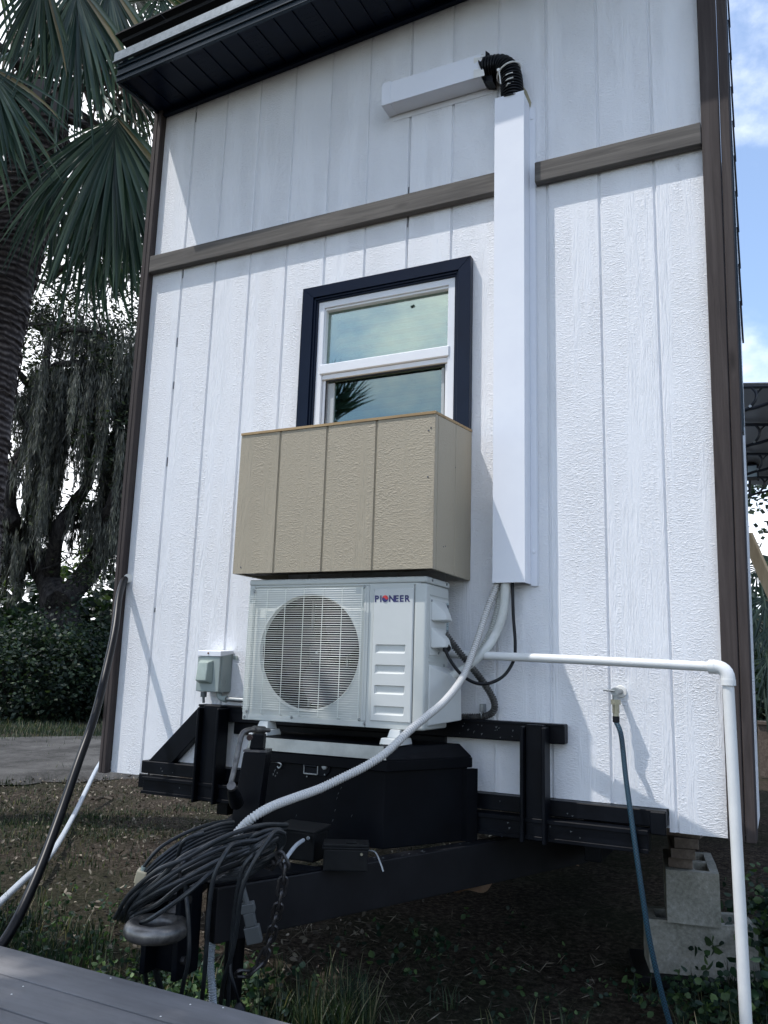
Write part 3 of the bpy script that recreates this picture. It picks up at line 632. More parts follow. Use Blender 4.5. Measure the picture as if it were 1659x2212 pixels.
for zz in (0, 1):
    for y_, d in zip(ys_, dd): s_.v.append((SX1-d, y_, SZ0 if zz == 0 else SZ1+(y_-SY)*0.10))
for k in range(n_-1): s_.f.append((k, k+1, n_+k+1, n_+k))
s_.v += [(SX1-0.012, SY+0.013, SZ0), (SX1-0.012, -0.002, SZ0), (SX1-0.012, SY+0.013, SZ1), (SX1-0.012, -0.002, SZ1+0.037)]
s_.f += [(2*n_, 2*n_+2, 2*n_+3, 2*n_+1), tuple(range(n_))[::-1]+(2*n_, 2*n_+1)]
s_.build('side_panel', M['tan_side'], sh)
MB().box(SX0, SX0+0.012, SY+0.0125, -0.002, SZ0, SZ1).build('side_panel', M['tan_side'], sh)
s_ = MB(); s_.hexa([(SX0+0.0, SY-0.004, SZ1+0.0005), (SX1+0.002, SY-0.004, SZ1+0.0005), (SX1+0.002, -0.003, SZ1+0.0385), (SX0, -0.003, SZ1+0.0385)], [(SX0+0.0, SY-0.004, SZ1+0.010), (SX1+0.002, SY-0.004, SZ1+0.010), (SX1+0.002, -0.003, SZ1+0.048), (SX0, -0.003, SZ1+0.048)])
s_.build('top_board', M['edge_wood'], sh)
MB().box(SX0+0.013, SX1-0.02, SY+0.06, SY+0.098, SZ0+0.004, SZ0+0.04).build('inner_batten', M['crib_wood'], sh)
MB().box(SX0+0.013, SX1-0.013, -0.05, -0.004, SZ0+0.06, SZ0+0.15).build('inner_batten', M['crib_wood'], sh)
nl = MB()
for px, py in ((931, 924), (926, 930), (520, 1225), (924, 1030)): p = Py(px, py, SY-0.001); nl.disc(p, (0, -1, 0), 0.003, 0.002, 0.001, 8)
for px, py in ((962, 1180), (958, 1181), (984, 1010)):
    p = Vector(CAM)+_ray(px, py)*((SX1-CAM[0])/_ray(px, py).x); nl.disc(p, (1, 0, 0), 0.003, 0.002, 0.001, 8)
nl.build('nail_head', M['dark_ink'], sh)

# ================================================================== AIR CONDITIONER
px0, px1 = 1.2855, 1.440
AX0, AX1, AY, AYB, AZ0, AZ1 = 0.758, 1.486, -0.340, -0.128, 0.946, 1.462
ac = thing('air_conditioner', 'white outdoor air conditioner with round fan grille standing on the black toolbox', 'air conditioner', ((AX0+AX1)/2, -0.2, 0.905))
fc = Py(673, 1409, AY); FX, FZ, FR = 1.026, 1.196, 0.203
# front sheet with the round fan opening
mb = MB(); n_ = 64; gx1 = 1.246
def onrect(a, x0, x1, z0, z1):
    c_, s_ = math.cos(a), math.sin(a); t_ = 1e9
    if c_ > 1e-9: t_ = min(t_, (x1-FX)/c_)
    if c_ < -1e-9: t_ = min(t_, (x0-FX)/c_)
    if s_ > 1e-9: t_ = min(t_, (z1-FZ)/s_)
    if s_ < -1e-9: t_ = min(t_, (z0-FZ)/s_)
    return FX+c_*t_, FZ+s_*t_
ang = sorted([2*math.pi*k/n_ for k in range(n_)]+[math.atan2(zz-FZ, xx-FX) % (2*math.pi) for xx in (AX0+0.022, gx1) for zz in (AZ0+0.02, AZ1-0.03)])
m_ = len(ang)
for a_ in ang: x_, z_ = onrect(a_, AX0+0.022, gx1, AZ0+0.02, AZ1-0.03); mb.v.append((x_, AY+0.006, z_))
for a_ in ang: mb.v.append((FX+(FR+0.015)*math.cos(a_), AY+0.006, FZ+(FR+0.015)*math.sin(a_)))
for a_ in ang: mb.v.append((FX+(FR+0.006)*math.cos(a_), AY+0.002, FZ+(FR+0.006)*math.sin(a_)))
for a_ in ang: mb.v.append((FX+FR*math.cos(a_), AY+0.012, FZ+FR*math.sin(a_)))
for a_ in ang: mb.v.append((FX+(FR-0.0005)*math.cos(a_), AY+0.014, FZ+(FR-0.0005)*math.sin(a_)))
for q in range(4):
    for k in range(m_): mb.f.append((q*m_+k, q*m_+(k+1) % m_, (q+1)*m_+(k+1) % m_, (q+1)*m_+k))
mb.build('fan_shroud', M['ac_white'], ac, smooth=True)
# outer casing
cs = MB()
cs.box(AX0, AX0+0.022, AY, AY+0.02, AZ0, AZ1-0.022); cs.box(gx1, gx1+0.022, AY, AY+0.02, AZ0+0.02, AZ1-0.03)
cs.box(AX0+0.0222, gx1+0.02, AY+0.0005, AY+0.02, AZ0, AZ0+0.0198); cs.box(AX0+0.0222, AX1-0.02, AY+0.0005, AY+0.02, AZ1-0.0298, AZ1-0.022)
cs.build('front_frame', M['ac_white'], ac, bevel=0.003)
cs = MB(); cs.box(px0-0.0165, px0, AY+0.0002, AY+0.02, AZ0+0.001, AZ1-0.0235); cs.box(px0, px1, AY+0.0002, AY+0.02, AZ0+0.001, AZ0+0.023); cs.box(px0, px1, AY+0.0002, AY+0.02, AZ1-0.041, AZ1-0.0235); cs.build('front_frame', M['ac_white'], ac)
cs = MB(); cs.box(gx1+0.0225, AX1-0.02, AY+0.0065, AYB, AZ0, AZ1-0.023); cs.build('cabinet', M['ac_white'], ac)
cs = MB(); cs.box(px1, AX1, AY, AYB+0.0005, AZ0, AZ1-0.0232); cs.build('cabinet', M['ac_white'], ac, smooth=True, bevel=0.010, seg=3)
cs = MB(); cs.tube([(FX, AY+0.014, FZ), (FX, AY+0.07, FZ)], FR-0.001, 48, caps=False); cs.build('fan_throat', M['cavity'], ac)  # throat coloured near-black, so the shade of the opening is painted in
cs = MB(); cs.box(AX0, AX0+0.004, AY+0.0205, AYB, AZ0, AZ1-0.023); cs.box(AX0+0.004, gx1+0.022, AYB-0.004, AYB, AZ0, AZ1-0.023); cs.box(AX0+0.004, gx1+0.022, AY+0.0205, AYB-0.004, AZ0, AZ0+0.003); cs.build('cabinet', M['cavity'], ac)
cs = MB(); cs.box(AX0-0.002, AX1+0.002, AY-0.003, AYB+0.002, AZ1-0.022, AZ1); cs.build('top_cover', M['ac_white'], ac, smooth=True, bevel=0.007, seg=3)
# embossed service panel with four louvre steps
zr = (1.213, 1.144, 1.075, 1.006); xa, xb = px0+0.014, px1-0.026
gx_ = [px0, px0+0.0035, xa, xa+0.006, xb-0.006, xb, px1-0.0035, px1]
gz_ = sorted([AZ0+0.022, AZ0+0.0255, AZ1-0.0435, AZ1-0.040]+[z_ for zc in zr for z_ in (zc-0.0155, zc-0.0105, zc+0.0125, zc+0.0145)])
pn = MB()
for z_ in gz_:
    for x_ in gx_:
        y_ = AY-0.0035
        if x_ in (px0, px1) or z_ in (gz_[0], gz_[-1]): y_ = AY+0.001
        elif xa < x_ < xb and any(zc-0.011 <= z_ <= zc+0.013 for zc in zr): y_ = AY+0.0040
        pn.v.append((x_, y_, z_))
for a__ in range(len(gz_)-1):
    for b__ in range(len(gx_)-1): q_ = a__*len(gx_)+b__; pn.f.append((q_, q_+1, q_+len(gx_)+1, q_+len(gx_)))
pn.build('service_panel', M['ac_light'], ac)
MB().box(gx1+0.006, gx1+0.010, AY-0.0012, AY-0.0002, AZ0+0.02, AZ1-0.04).build('panel_seam', M['ac_light'], ac)
# dark interior and fan
cv = MB(); cv.disc((FX, AY+0.18, FZ), (0, -1, 0), 0.235, 0.235, 0.004, 40); cv.build('fin_coil', M['cavity'], ac)
fn = MB(); fn.disc((FX, AY+0.135, FZ), (0, -1, 0), 0.05, 0.042, 0.06, 24); fn.disc((FX, AY+0.0755, FZ), (0, -1, 0), 0.042, 0.030, 0.01, 24)
fn.build('fan_hub', M['fan_grey'], ac, smooth=True)
for k in range(3):
    a0_ = 2*math.pi*k/3+0.55; bl_ = MB(); nr, na = 6, 8
    for i_ in range(nr+1):
        rr = 0.04+i_/nr*0.148; wd = 0.55+0.62*math.sin(math.pi*min(1, 0.25+i_/nr*0.62))
        for j_ in range(na+1):
            s__ = j_/na; a_ = a0_+(s__-0.5)*wd*1.5+0.45*(i_/nr)
            bl_.v.append((FX+rr*math.cos(a_), AY+0.085+0.060*s__*(0.55+0.45*i_/nr), FZ+rr*math.sin(a_)))
    for i_ in range(nr):
        for j_ in range(na): q = i_*(na+1)+j_; bl_.f.append((q, q+1, q+na+2, q+na+1))
    bl_.build('fan_blade', M['fan_grey'], ac, smooth=True)
bk = MB(); bk.box(FX+0.075, FX+0.083, AY+0.155, AY+0.165, FZ-0.2, FZ+0.2); bk.box(FX-0.083, FX-0.075, AY+0.155, AY+0.165, FZ-0.2, FZ+0.2); bk.build('motor_bracket', M['galv'], ac)
sc_ = MB(); sc_.disc((FX+0.004, AY+0.064, FZ), (0, -1, 0), 0.007, 0.005, 0.008, 8); sc_.build('shaft_nut', M['galv'], ac)
# wire grille
gr = MB(); gl, grr = AX0+0.010, gx1+0.006
rows = 57; z0_, z1_ = AZ0+0.028, AZ1-0.040
for k in range(rows):
    z = z0_+(z1_-z0_)*k/(rows-1); e = 0.0
    xa, xb = (gl+0.028, grr-0.028) if k in (0, 1, rows-1, rows-2, rows-3) else (gl, grr)
    if k in (0, 1): xa = FX-0.05
    yy = AY-0.020
    gr.tube([(xa, yy, z), (xa+0.004, yy-0.002, z), (xb-0.004, yy-0.002, z), (xb, yy, z)], 0.00085, 5)
gr.build('fan_grille', M['wire'], ac, smooth=True)
gr = MB()
for k in range(7):
    x_ = gl+0.004+(grr-gl-0.008)*k/6
    gr.tube([(x_, AY-0.002, z1_+0.006), (x_, AY-0.0185, z1_), (x_, AY-0.0190, z0_), (x_, AY-0.002, z0_-0.006)], 0.0014, 5)
for x_ in (gl+0.012, gl+0.021): gr.tube([(x_, AY-0.0080, z1_-0.02), (x_, AY-0.0080, z0_+0.02)], 0.0012, 5)
gr.build('grille_stay', M['wire'], ac, smooth=True)
for x_, z_ in ((gl+0.012, z1_-0.004), (grr-0.006, z1_+0.006), (gl+0.008, z0_+0.002), (FX-0.055, z0_-0.010), (grr-0.008, z0_-0.003), (AX0+0.010, AZ0+0.010), (gx1+0.018, AZ0+0.012)):
    s_ = MB(); s_.disc((x_, AY-0.0005, z_), (0, -1, 0), 0.0055, 0.0035, 0.004, 10); s_.build('screw', M['galv'], ac, smooth=True)
# side: recessed cover with two hooded pockets, label, lower valve cover
sx = AX1
s_ = MB(); s_.box(sx, sx+0.003, AY+0.030, AYB-0.006, 1.195, 1.392); s_.build('terminal_cover', M['ac_light'], ac, smooth=True, bevel=0.0015)
for zt_, zb_ in ((1.385, 1.315), (1.292, 1.222)):
    s_ = MB(); ya, yb = AY+0.036, AYB-0.038
    s_.hexa([(sx+0.0031, ya, zb_-0.004), (sx+0.0031, yb, zb_-0.004), (sx+0.0031, yb, zt_), (sx+0.0031, ya, zt_)], [(sx+0.042, ya+0.05, zb_+0.002), (sx+0.042, yb-0.03, zb_+0.002), (sx+0.036, yb-0.04, zb_+0.026), (sx+0.036, ya+0.06, zb_+0.026)])
    s_.build('pocket_hood', M['ac_light'], ac, smooth=True, bevel=0.006, seg=3)
s_ = MB(); s_.box(sx+0.0032, sx+0.004, AYB-0.030, AYB-0.010, 1.215, 1.385); s_.build('spec_label', M['label'], ac)
s_ = MB(); s_.box(sx+0.0042, sx+0.0048, AYB-0.029, AYB-0.012, 1.366, 1.378); s_.box(sx+0.0042, sx+0.0048, AYB-0.021, AYB-0.012, 1.270, 1.288)
for k in range(9): s_.box(sx+0.0042, sx+0.0047, AYB-0.028, AYB-0.014-0.006*(k % 2), 1.300+k*0.0068, 1.302+k*0.0068)
s_.build('label_print', M['dark_ink'], ac)
s_ = MB(); s_.tube(ring_path((sx+0.0044, AYB-0.026, 1.283), 0.006, 14, (0, 1, 0), (0, 0, 1)), 0.0006, 4, closed=True); s_.build('label_mark', M['dark_ink'], ac)
s_ = MB(); ya, yb = AY+0.028, AYB+0.012
s_.hexa([(sx+0.0002, ya, AZ0+0.012), (sx+0.0002, yb, AZ0+0.02), (sx+0.0002, yb, 1.155), (sx+0.0002, ya, 1.165)], [(sx+0.006, ya+0.004, AZ0+0.018), (sx+0.055, yb-0.012, AZ0+0.030), (sx+0.052, yb-0.012, 1.108), (sx+0.006, ya+0.004, 1.160)])
s_.build('valve_cover', M['ac_light'], ac, smooth=True, bevel=0.006, seg=3)
for z in (1.172, 1.186, 1.40): MB().box(sx, sx+0.0022, AY+0.030, AYB-0.005, z, z+0.003).build('side_rib', M['ac_white'], ac)
for y_, z_ in ((AY+0.045, AZ1-0.010), (AYB-0.03, AZ1-0.010), (AY+0.040, 1.381), (AYB-0.042, 1.378), (AY+0.040, 1.150), (AYB-0.045, 1.163), (AY+0.11, 1.204)):
    s_ = MB(); s_.disc((sx+0.002, y_, z_), (1, 0, 0), 0.0055, 0.0035, 0.004, 10); s_.build('screw', M['galv'], ac, smooth=True)
for x_ in (0.86, 1.385):
    s_ = MB(); s_.hexa([(x_-0.04, AY-0.045, 0.897), (x_+0.04, AY-0.045, 0.897), (x_+0.04, AY+0.05, 0.897), (x_-0.04, AY+0.05, 0.897)], [(x_-0.036, AY-0.041, 0.918), (x_+0.036, AY-0.041, 0.918), (x_+0.036, AY+0.046, 0.918), (x_-0.036, AY+0.046, 0.918)])
    s_.hexa([(x_-0.024, AY-0.02, 0.9182), (x_+0.024, AY-0.02, 0.9182), (x_+0.024, AY+0.045, 0.9182), (x_-0.024, AY+0.045, 0.9182)], [(x_-0.018, AY-0.010, AZ0-0.0005), (x_+0.018, AY-0.010, AZ0-0.0005), (x_+0.018, AY+0.04, AZ0-0.0005), (x_-0.018, AY+0.04, AZ0-0.0005)])
    s_.build('foot', M['ac_light'], ac, bevel=0.002, seg=1)
s_ = MB(); s_.disc((sx+0.030, AY+0.115, 1.222), (0.75, -0.2, -0.6), 0.016, 0.014, 0.010, 18); s_.build('rubber_grommet', M['cord'], ac, smooth=True)
# logo lettering: PIONEER with a red and navy ball for the O
def letters(txt, size, x, y, z, mat, parent, name, ext=0.0003, sx_=1.0, off=0.0):
    cu = bpy.data.curves.new(name, 'FONT'); cu.body = txt; cu.size = size; cu.extrude = ext; cu.offset = off; cu.resolution_u = 4
    ob = bpy.data.objects.new('tmp', cu); COL.objects.link(ob); bpy.context.view_layer.update()
    me = bpy.data.meshes.new_from_object(ob.evaluated_get(bpy.context.evaluated_depsgraph_get())); bpy.data.objects.remove(ob)
    me.transform(Matrix.Rotation(R(90), 4, 'X') @ Matrix.Diagonal((sx_, 1, 1, 1))); me.name = name
    me.materials.clear(); me.materials.append(mat); o = bpy.data.objects.new(name, me); COL.objects.link(o); o.parent = parent
    o.location = Vector((x, y, z))-wloc(parent); return max(v.co.x for v in me.vertices)
lp = Py(808.5, 1299.5, AY-0.0045); lq = Py(889, 1299.5, AY-0.0045); LW = lq.x-lp.x; lz = lp.z-0.0005; ly = AY-0.0042; hs = 0.0305
x_ = lp.x
for ch, w in (('P', 0.142), ('I', 0.075), ('o', 0.165), ('N', 0.155), ('E', 0.135), ('E', 0.135), ('R', 0.15)):
    if ch == 'o':
        cx_ = x_+w*LW*0.47; cz_ = lz+hs*0.345; rr = 0.0118
        def half(a0_, a1_, mat, nm, dy):
            h_ = MB(); pts = [(cx_+rr*math.cos(a0_+(a1_-a0_)*k/14), ly-dy, cz_+rr*math.sin(a0_+(a1_-a0_)*k/14)) for k in range(15)]
            n2_ = [(cx_+rr*(1-2*k/8)*(1 if a0_ < 1 else -1)*-1, ly-dy, cz_+rr*0.32*math.sin((k/8)*2*math.pi)*(1 if a0_ < 1 else -1)) for k in range(1, 8)]
            h_.prism(pts+n2_, (0, -0.0006, 0)); h_.build(nm, mat, ac)
        half(0, math.pi, M['red_ink'], 'logo_ball', 0.0); half(math.pi, 2*math.pi, M['navy_ink'], 'logo_ball', 0.0007)
    else:
        letters(ch, hs, x_+0.001, ly, lz, M['navy_ink'], ac, 'logo_letter', sx_=1.02, off=0.0011)
    x_ += w*LW

# ================================================================== TRAILER FRAME
tr = thing('trailer', 'black painted steel trailer frame with A-shaped tongue under the white house', 'trailer frame', (1.115, 0, 0.44))
def tb(name, *a, bev=0.003, mat=None): return MB().box(*a).build(name, mat or M['black_steel'], tr, bevel=bev, seg=1)
tb('cross_rail', 0.043, 2.208, -0.050, 0.012, 0.673, 0.725)
tb('cross_channel', 0.098, 2.158, -0.094, -0.030, 0.600, 0.668)
tb('channel_lip', 0.098, 2.158, -0.104, -0.0945, 0.655, 0.668, bev=0.001); tb('channel_lip', 0.098, 2.158, -0.104, -0.0945, 0.600, 0.612, bev=0.001)
tb('end_plate', 0.043, 0.0975, -0.062, -0.051, 0.615, 0.672); tb('end_plate', 2.159, 2.208, -0.062, -0.051, 0.652, 0.722)
tb('upper_bar', 0.335, 1.886, -0.052, -0.002, 0.910, 0.976)
tb('gap_shade_plate', 0.50, 1.44, -0.030, -0.004, 0.862, 0.9095)  # added black plate that keeps the gap under the air conditioner dark
tb('bar_flange', 0.335, 1.886, -0.060, -0.0525, 0.968, 0.976, bev=0.001)
for x0_, x1_ in ((0.382, 0.492), (1.750, 1.836)):
    tb('upright', x0_+0.012, x1_-0.012, -0.100, -0.0525, 0.596, 0.972 if x0_ > 1 else 0.976)
    tb('upright_flange', x0_, x0_+0.0115, -0.128, -0.0525, 0.592, 0.966); tb('upright_flange', x1_-0.0115, x1_, -0.128, -0.0525, 0.592, 0.966)
br_ = MB(); br_.prism([(0.335, -0.047, 0.972), (0.078, -0.047, 0.725), (0.205, -0.047, 0.725), (0.381, -0.047, 0.90), (0.381, -0.047, 0.972)], (0, 0.04, 0)); br_.build('diagonal_brace', M['black_steel'], tr, bevel=0.002, seg=1)
tb('sill_beam', -0.15, 2.20, 1.60, 1.66, 0.50, 0.664); tb('sill_beam', 0.30, 0.36, 0.1605, 5.8, 0.50, 0.664); tb('sill_beam', 1.90, 1.96, 0.1605, 5.8, 0.50, 0.664)
# A-frame
def beam(xa, ya, xb, yb, z0, z1, w, name='tongue_beam', mat=None):
    d = Vector((xb-xa, yb-ya, 0)).normalized(); nrm = Vector((d.y, -d.x, 0))*w
    mb_ = MB(); pts = [Vector((xa, ya, 0)), Vector((xb, yb, 0)), Vector((xb, yb, 0))-nrm, Vector((xa, ya, 0))-nrm]
    mb_.hexa([p+Vector((0, 0, z0)) for p in pts], [p+Vector((0, 0, z1)) for p in pts]); return mb_.build(name, mat or M['beam_paint'], tr, bevel=0.004, seg=2)
beam(1.228, -1.07, 1.86, 0.42, 0.442, 0.577, 0.055)
beam(1.002, -1.07, 0.37, 0.42, 0.442, 0.577, -0.055)
MB().prism([(1.01, -1.062, 0.579), (1.22, -1.062, 0.579), (1.36, -0.76, 0.579), (0.87, -0.76, 0.579)], (0, 0, 0.006)).build('nose_plate', M['black_steel'], tr)
tb('nose_channel', 1.075, 1.185, -1.120, -1.071, 0.375, 0.600, bev=0.004)
tb('nose_channel', 1.072, 1.088, -1.165, -1.1205, 0.375, 0.600, bev=0.002); tb('nose_channel', 1.172, 1.188, -1.165, -1.1205, 0.375, 0.600, bev=0.002)
for z in (0.42, 0.50, 0.56): q = MB(); q.disc((1.188, -1.142, z), (1, 0, 0), 0.011, 0.010, 0.01, 6); q.build('bolt', M['chain'], tr)
wd = MB(); wd.tube([Py(1082+k*1.5, 1806+k*1.3, -0.15) for k in range(3)], 0.003, 5); wd.build('weld_bead', M['black_steel'], tr)

# pintle ring
pr = thing('pintle_ring', 'worn forged iron tow ring on the end of the trailer tongue', 'tow ring', (1.13, -1.26, 0.505))
rc = Vector((1.163, -1.218, 0.507))
q = MB(); q.tube(ring_path(rc, 0.0585, 40), 0.0205, 16, closed=True); q.build('ring', M['iron'], pr, smooth=True)
q = MB(); q.hexa([rc+Vector((-0.028, 0.052, -0.017)), rc+Vector((0.026, 0.052, -0.017)), rc+Vector((0.020, 0.115, -0.040)), rc+Vector((-0.065, 0.115, -0.040))], [rc+Vector((-0.022, 0.058, 0.014)), rc+Vector((0.022, 0.058, 0.014)), rc+Vector((0.018, 0.112, 0.042)), rc+Vector((-0.062, 0.112, 0.042))])
q.build('shank', M['iron'], pr, smooth=True, bevel=0.007, seg=3)

# ================================================================== TOOLBOX
tbx = thing('tongue_toolbox', 'black steel trailer toolbox with a worn silver lid edge under the air conditioner', 'toolbox', (1.165, -0.3, 0.58))
F0, F1, R0, R1, YF, YR = 0.868, 1.388, 0.745, 1.565, -0.425, -0.13
bz0, bz1 = 0.579, 0.846
q = MB(); q.hexa([(F0, YF, bz0), (F1, YF, bz0), (R1, YR, bz0), (R0, YR, bz0)], [(F0, YF, bz1), (F1, YF, bz1), (R1, YR, bz1), (R0, YR, bz1)]); q.build('box_body', M['black_box'], tbx, bevel=0.003, seg=2)
e = 0.014
q = MB(); q.hexa([(F0-e, YF-e, bz1-0.028), (F1+e, YF-e, bz1-0.028), (R1+e, YR+e, bz1-0.028), (R0-e, YR+e, bz1-0.028)], [(F0-e, YF-e, bz1+0.006), (F1+e, YF-e, bz1+0.006), (R1+e, YR+e, bz1+0.006), (R0-e, YR+e, bz1+0.006)]); q.build('lid_lip', M['black_box'], tbx, bevel=0.002, seg=1)
q = MB(); q.hexa([(F0-e, YF-e, bz1+0.0065), (F1+e, YF-e, bz1+0.0065), (R1+e, YR+e, bz1+0.0065), (R0-e, YR+e, bz1+0.0065)], [(F0-0.002, YF-0.006, 0.8955), (F1-0.002, YF-0.006, 0.8955), (R1-0.03, YR+0.004, 0.8955), (R0+0.03, YR+0.004, 0.8955)]); q.build('lid', M['black_box'], tbx, bevel=0.004, seg=2)
q = MB(); q.hexa([(F0-e+0.001, YF-e-0.0035, bz1+0.009), (F1+e-0.002, YF-e-0.0035, bz1+0.009), (F1+e-0.002, YF-e-0.0008, bz1+0.009), (F0-e+0.001, YF-e-0.0008, bz1+0.009)], [(F0-0.001, YF-0.0095, 0.8965), (F1-0.004, YF-0.0095, 0.8965), (F1-0.004, YF-0.0065, 0.8965), (F0-0.001, YF-0.0065, 0.8965)]); q.build('lid_front_strip', M['lid_steel'], tbx)
q = MB(); q.prism([(R1-0.012, YR-0.02, bz0), (R1+0.012, YR+0.02, bz0), (R1+0.012, YR+0.02, 0.815), (R1-0.012, YR-0.02, 0.815)], (0.02, -0.003, 0)); q.build('rear_gusset', M['black_box'], tbx)
# latch
def fy(px, py): return Py(px, py, YF-0.002)
l0, l1, l2 = fy(660, 1627), fy(714, 1680), fy(691, 1627)
q = MB(); cxl = (l0.x+l1.x)/2
q.prism([(l0.x, YF-0.002, l1.z+0.002), (l1.x-0.018, YF-0.002, l1.z+0.002), (l1.x-0.003, YF-0.002, l1.z+0.02), (l1.x, YF-0.002, (l0.z+l1.z)/2), (l1.x-0.006, YF-0.002, l0.z-0.018), (l1.x-0.02, YF-0.002, l0.z), (l0.x, YF-0.002, l0.z)], (0, -0.003, 0)); q.build('latch_plate', M['black_steel'], tbx, bevel=0.0008, seg=1)
q = MB(); hx0, hx1, hz0, hz1 = l0.x+0.002, l0.x+0.052, l1.z+0.009, l0.z-0.007
q.box(hx0-0.003, hx0, YF-0.010, YF-0.0052, hz0-0.003, hz1+0.003); q.box(hx1, hx1+0.003, YF-0.010, YF-0.0052, hz0-0.003, hz1+0.003); q.box(hx0, hx1, YF-0.010, YF-0.0052, hz1, hz1+0.003); q.box(hx0, hx1, YF-0.012, YF-0.0052, hz0-0.004, hz0)
q.build('latch_rim', M['galv'], tbx, bevel=0.0008, seg=1)  # bright metal paints the highlight that outlines the black latch
q = MB(); q.hexa([(hx0+0.001, YF-0.0055, hz0+0.018), (hx1-0.001, YF-0.0055, hz0+0.018), (hx1-0.001, YF-0.0055, hz1-0.001), (hx0+0.001, YF-0.0055, hz1-0.001)], [(hx0+0.001, YF-0.013, hz0+0.022), (hx1-0.001, YF-0.013, hz0+0.022), (hx1-0.001, YF-0.009, hz1-0.003), (hx0+0.001, YF-0.009, hz1-0.003)]); q.build('latch_paddle', M['black_steel'], tbx, bevel=0.0015, seg=2)
lk = fy(703, 1656); q = MB(); q.disc((lk.x, YF-0.005, lk.z), (0, -1, 0), 0.0098, 0.0088, 0.007, 16); q.disc((lk.x, YF-0.0121, lk.z), (0, -1, 0), 0.006, 0.005, 0.001, 12); q.build('key_lock', M['galv'], tbx, smooth=True)
for px, py in ((665, 1631), (664, 1677), (704, 1643), (702, 1673)): p = fy(px, py); q = MB(); q.disc((p.x, YF-0.005, p.z), (0, -1, 0), 0.0028, 0.002, 0.002, 8); q.build('rivet', M['galv'], tbx)
q = MB(); q.tube(cat_path([fy(586.5, 1645)+Vector((0, -0.003, 0)), fy(600, 1645.5)+Vector((0, -0.008, 0)), fy(611, 1651)+Vector((0, -0.010, 0)), fy(605, 1659)+Vector((0, -0.006, 0)), fy(601, 1655)+Vector((0, -0.004, 0))], 6), 0.0024, 6); q.build('wire_hook', M['galv'], tbx, smooth=True)
q = MB()
for k in range(7):
    p = fy(588+random.random()*10, 1661+k*2.2); q.prism([(p.x, YF-0.0008, p.z), (p.x+random.uniform(0.002, 0.006), YF-0.0008, p.z-0.002), (p.x+0.001, YF-0.0008, p.z-0.006)], (0, -0.0004, 0))
for px, py in ((737, 1700), (731, 1712), (728, 1722), (724, 1748), (719, 1770), (760, 1760), (640, 1760)):
    p = fy(px, py); q.prism([(p.x, YF-0.0008, p.z), (p.x+0.0015, YF-0.0008, p.z), (p.x-0.003, YF-0.0008, p.z-0.009)], (0, -0.0004, 0))
q.build('paint_chip', M['greyplug'], tbx)
q = MB()
for k in range(46):
    x_ = random.uniform(0.12, 2.15); y_, z_ = random.choice(((-0.0945, random.uniform(0.62, 0.65)), (-0.0505, random.uniform(0.68, 0.72)), (-0.0525, random.uniform(0.92, 0.965))))
    if z_ > 0.9: x_ = random.uniform(1.5, 1.74)
    q.prism([(x_, y_, z_), (x_+random.uniform(0.002, 0.009), y_, z_+random.uniform(-.002, .002)), (x_+0.002, y_, z_-random.uniform(0.002, 0.008))], (0, -0.0004, 0))
for k in range(40):
    s_ = random.random(); e_ = Vector((1.228, -1.07, 0.5775)).lerp(Vector((1.80, 0.28, 0.5775)), s_)+Vector((-random.uniform(0.005, 0.045), 0, 0)); q.prism([e_, e_+Vector((random.uniform(0.002, 0.008), 0.001, 0)), e_+Vector((0.002, random.uniform(0.004, 0.02), 0))], (0, 0, 0.0004))
q.build('paint_chip', M['greyplug'], tr)

# ================================================================== JACK
jk = thing('tongue_jack', 'black square tongue jack post with folded crank handle left of the toolbox', 'trailer jack', (1.11, -0.80, 0.58))
jb, jt = Vector((1.112, -0.805, 0.580)), Vector((1.126, -0.772, 0.888))
ca, sa = math.cos(R(20)), math.sin(R(20)); jw = 0.041
cor = [Vector((ca*a_-sa*b_, sa*a_+ca*b_, 0))*jw for a_, b_ in ((-1, -1), (1, -1), (1, 1), (-1, 1))]
q = MB(); q.hexa([jb+c_ for c_ in cor], [jt+c_*0.86 for c_ in cor]); q.build('outer_post', M['black_box'], jk, bevel=0.005, seg=2)
q = MB(); q.hexa([jt+c_*0.88+Vector((0, 0, 0.0005)) for c_ in cor], [jt+c_*0.86+Vector((0, 0, 0.007)) for c_ in cor]); q.build('top_cap', M['chain'], jk)
q = MB(); g0 = jt+Vector((-0.002, 0.0, 0.0075)); q.hexa([g0+c_*0.5 for c_ in cor], [g0+c_*0.45+Vector((0.004, 0, 0.045)) for c_ in cor]); q.build('gear_case', M['black_steel'], jk, bevel=0.004, seg=2)
h0, h1, h2, h3 = Pd(570, 1577, 2.42), Pd(548, 1576, 2.38), Pd(531, 1579, 2.345), Pd(521, 1592, 2.33)
q = MB(); q.tube([h0, h1], 0.011, 12); q.tube([h0+(h0-h1)*0.1, h0+(h0-h1)*0.5], 0.007, 10); q.build('shaft_sleeve', M['iron'], jk, smooth=True)
q = MB(); q.tube(cat_path([h1, h2, h3, Pd(511, 1640, 2.30), Pd(499, 1692, 2.27)], 8), 0.0078, 12); q.build('crank_arm', M['iron'], jk, smooth=True)
q = MB(); e0_, e1_ = Pd(499.5, 1697, 2.25), Pd(511, 1734, 2.33); q.tube([e0_, e0_+(e1_-e0_)*0.12], 0.0125, 14); q.build('handle_eye', M['iron'], jk, smooth=True)
q = MB(); q.tube([e0_+(e1_-e0_)*0.13, e0_+(e1_-e0_)*0.5, e1_], [0.0115, 0.018, 0.021], 14); q.build('rubber_grip', M['cord'], jk, smooth=True)
p = Pd(540, 1592, 2.36); q = MB(); q.disc(p, (_f*-1), 0.009, 0.008, 0.012, 8); q.build('bolt', newmat('rusted_bolt', (0.06, 0.035, 0.03), 0.7)[0], jk)
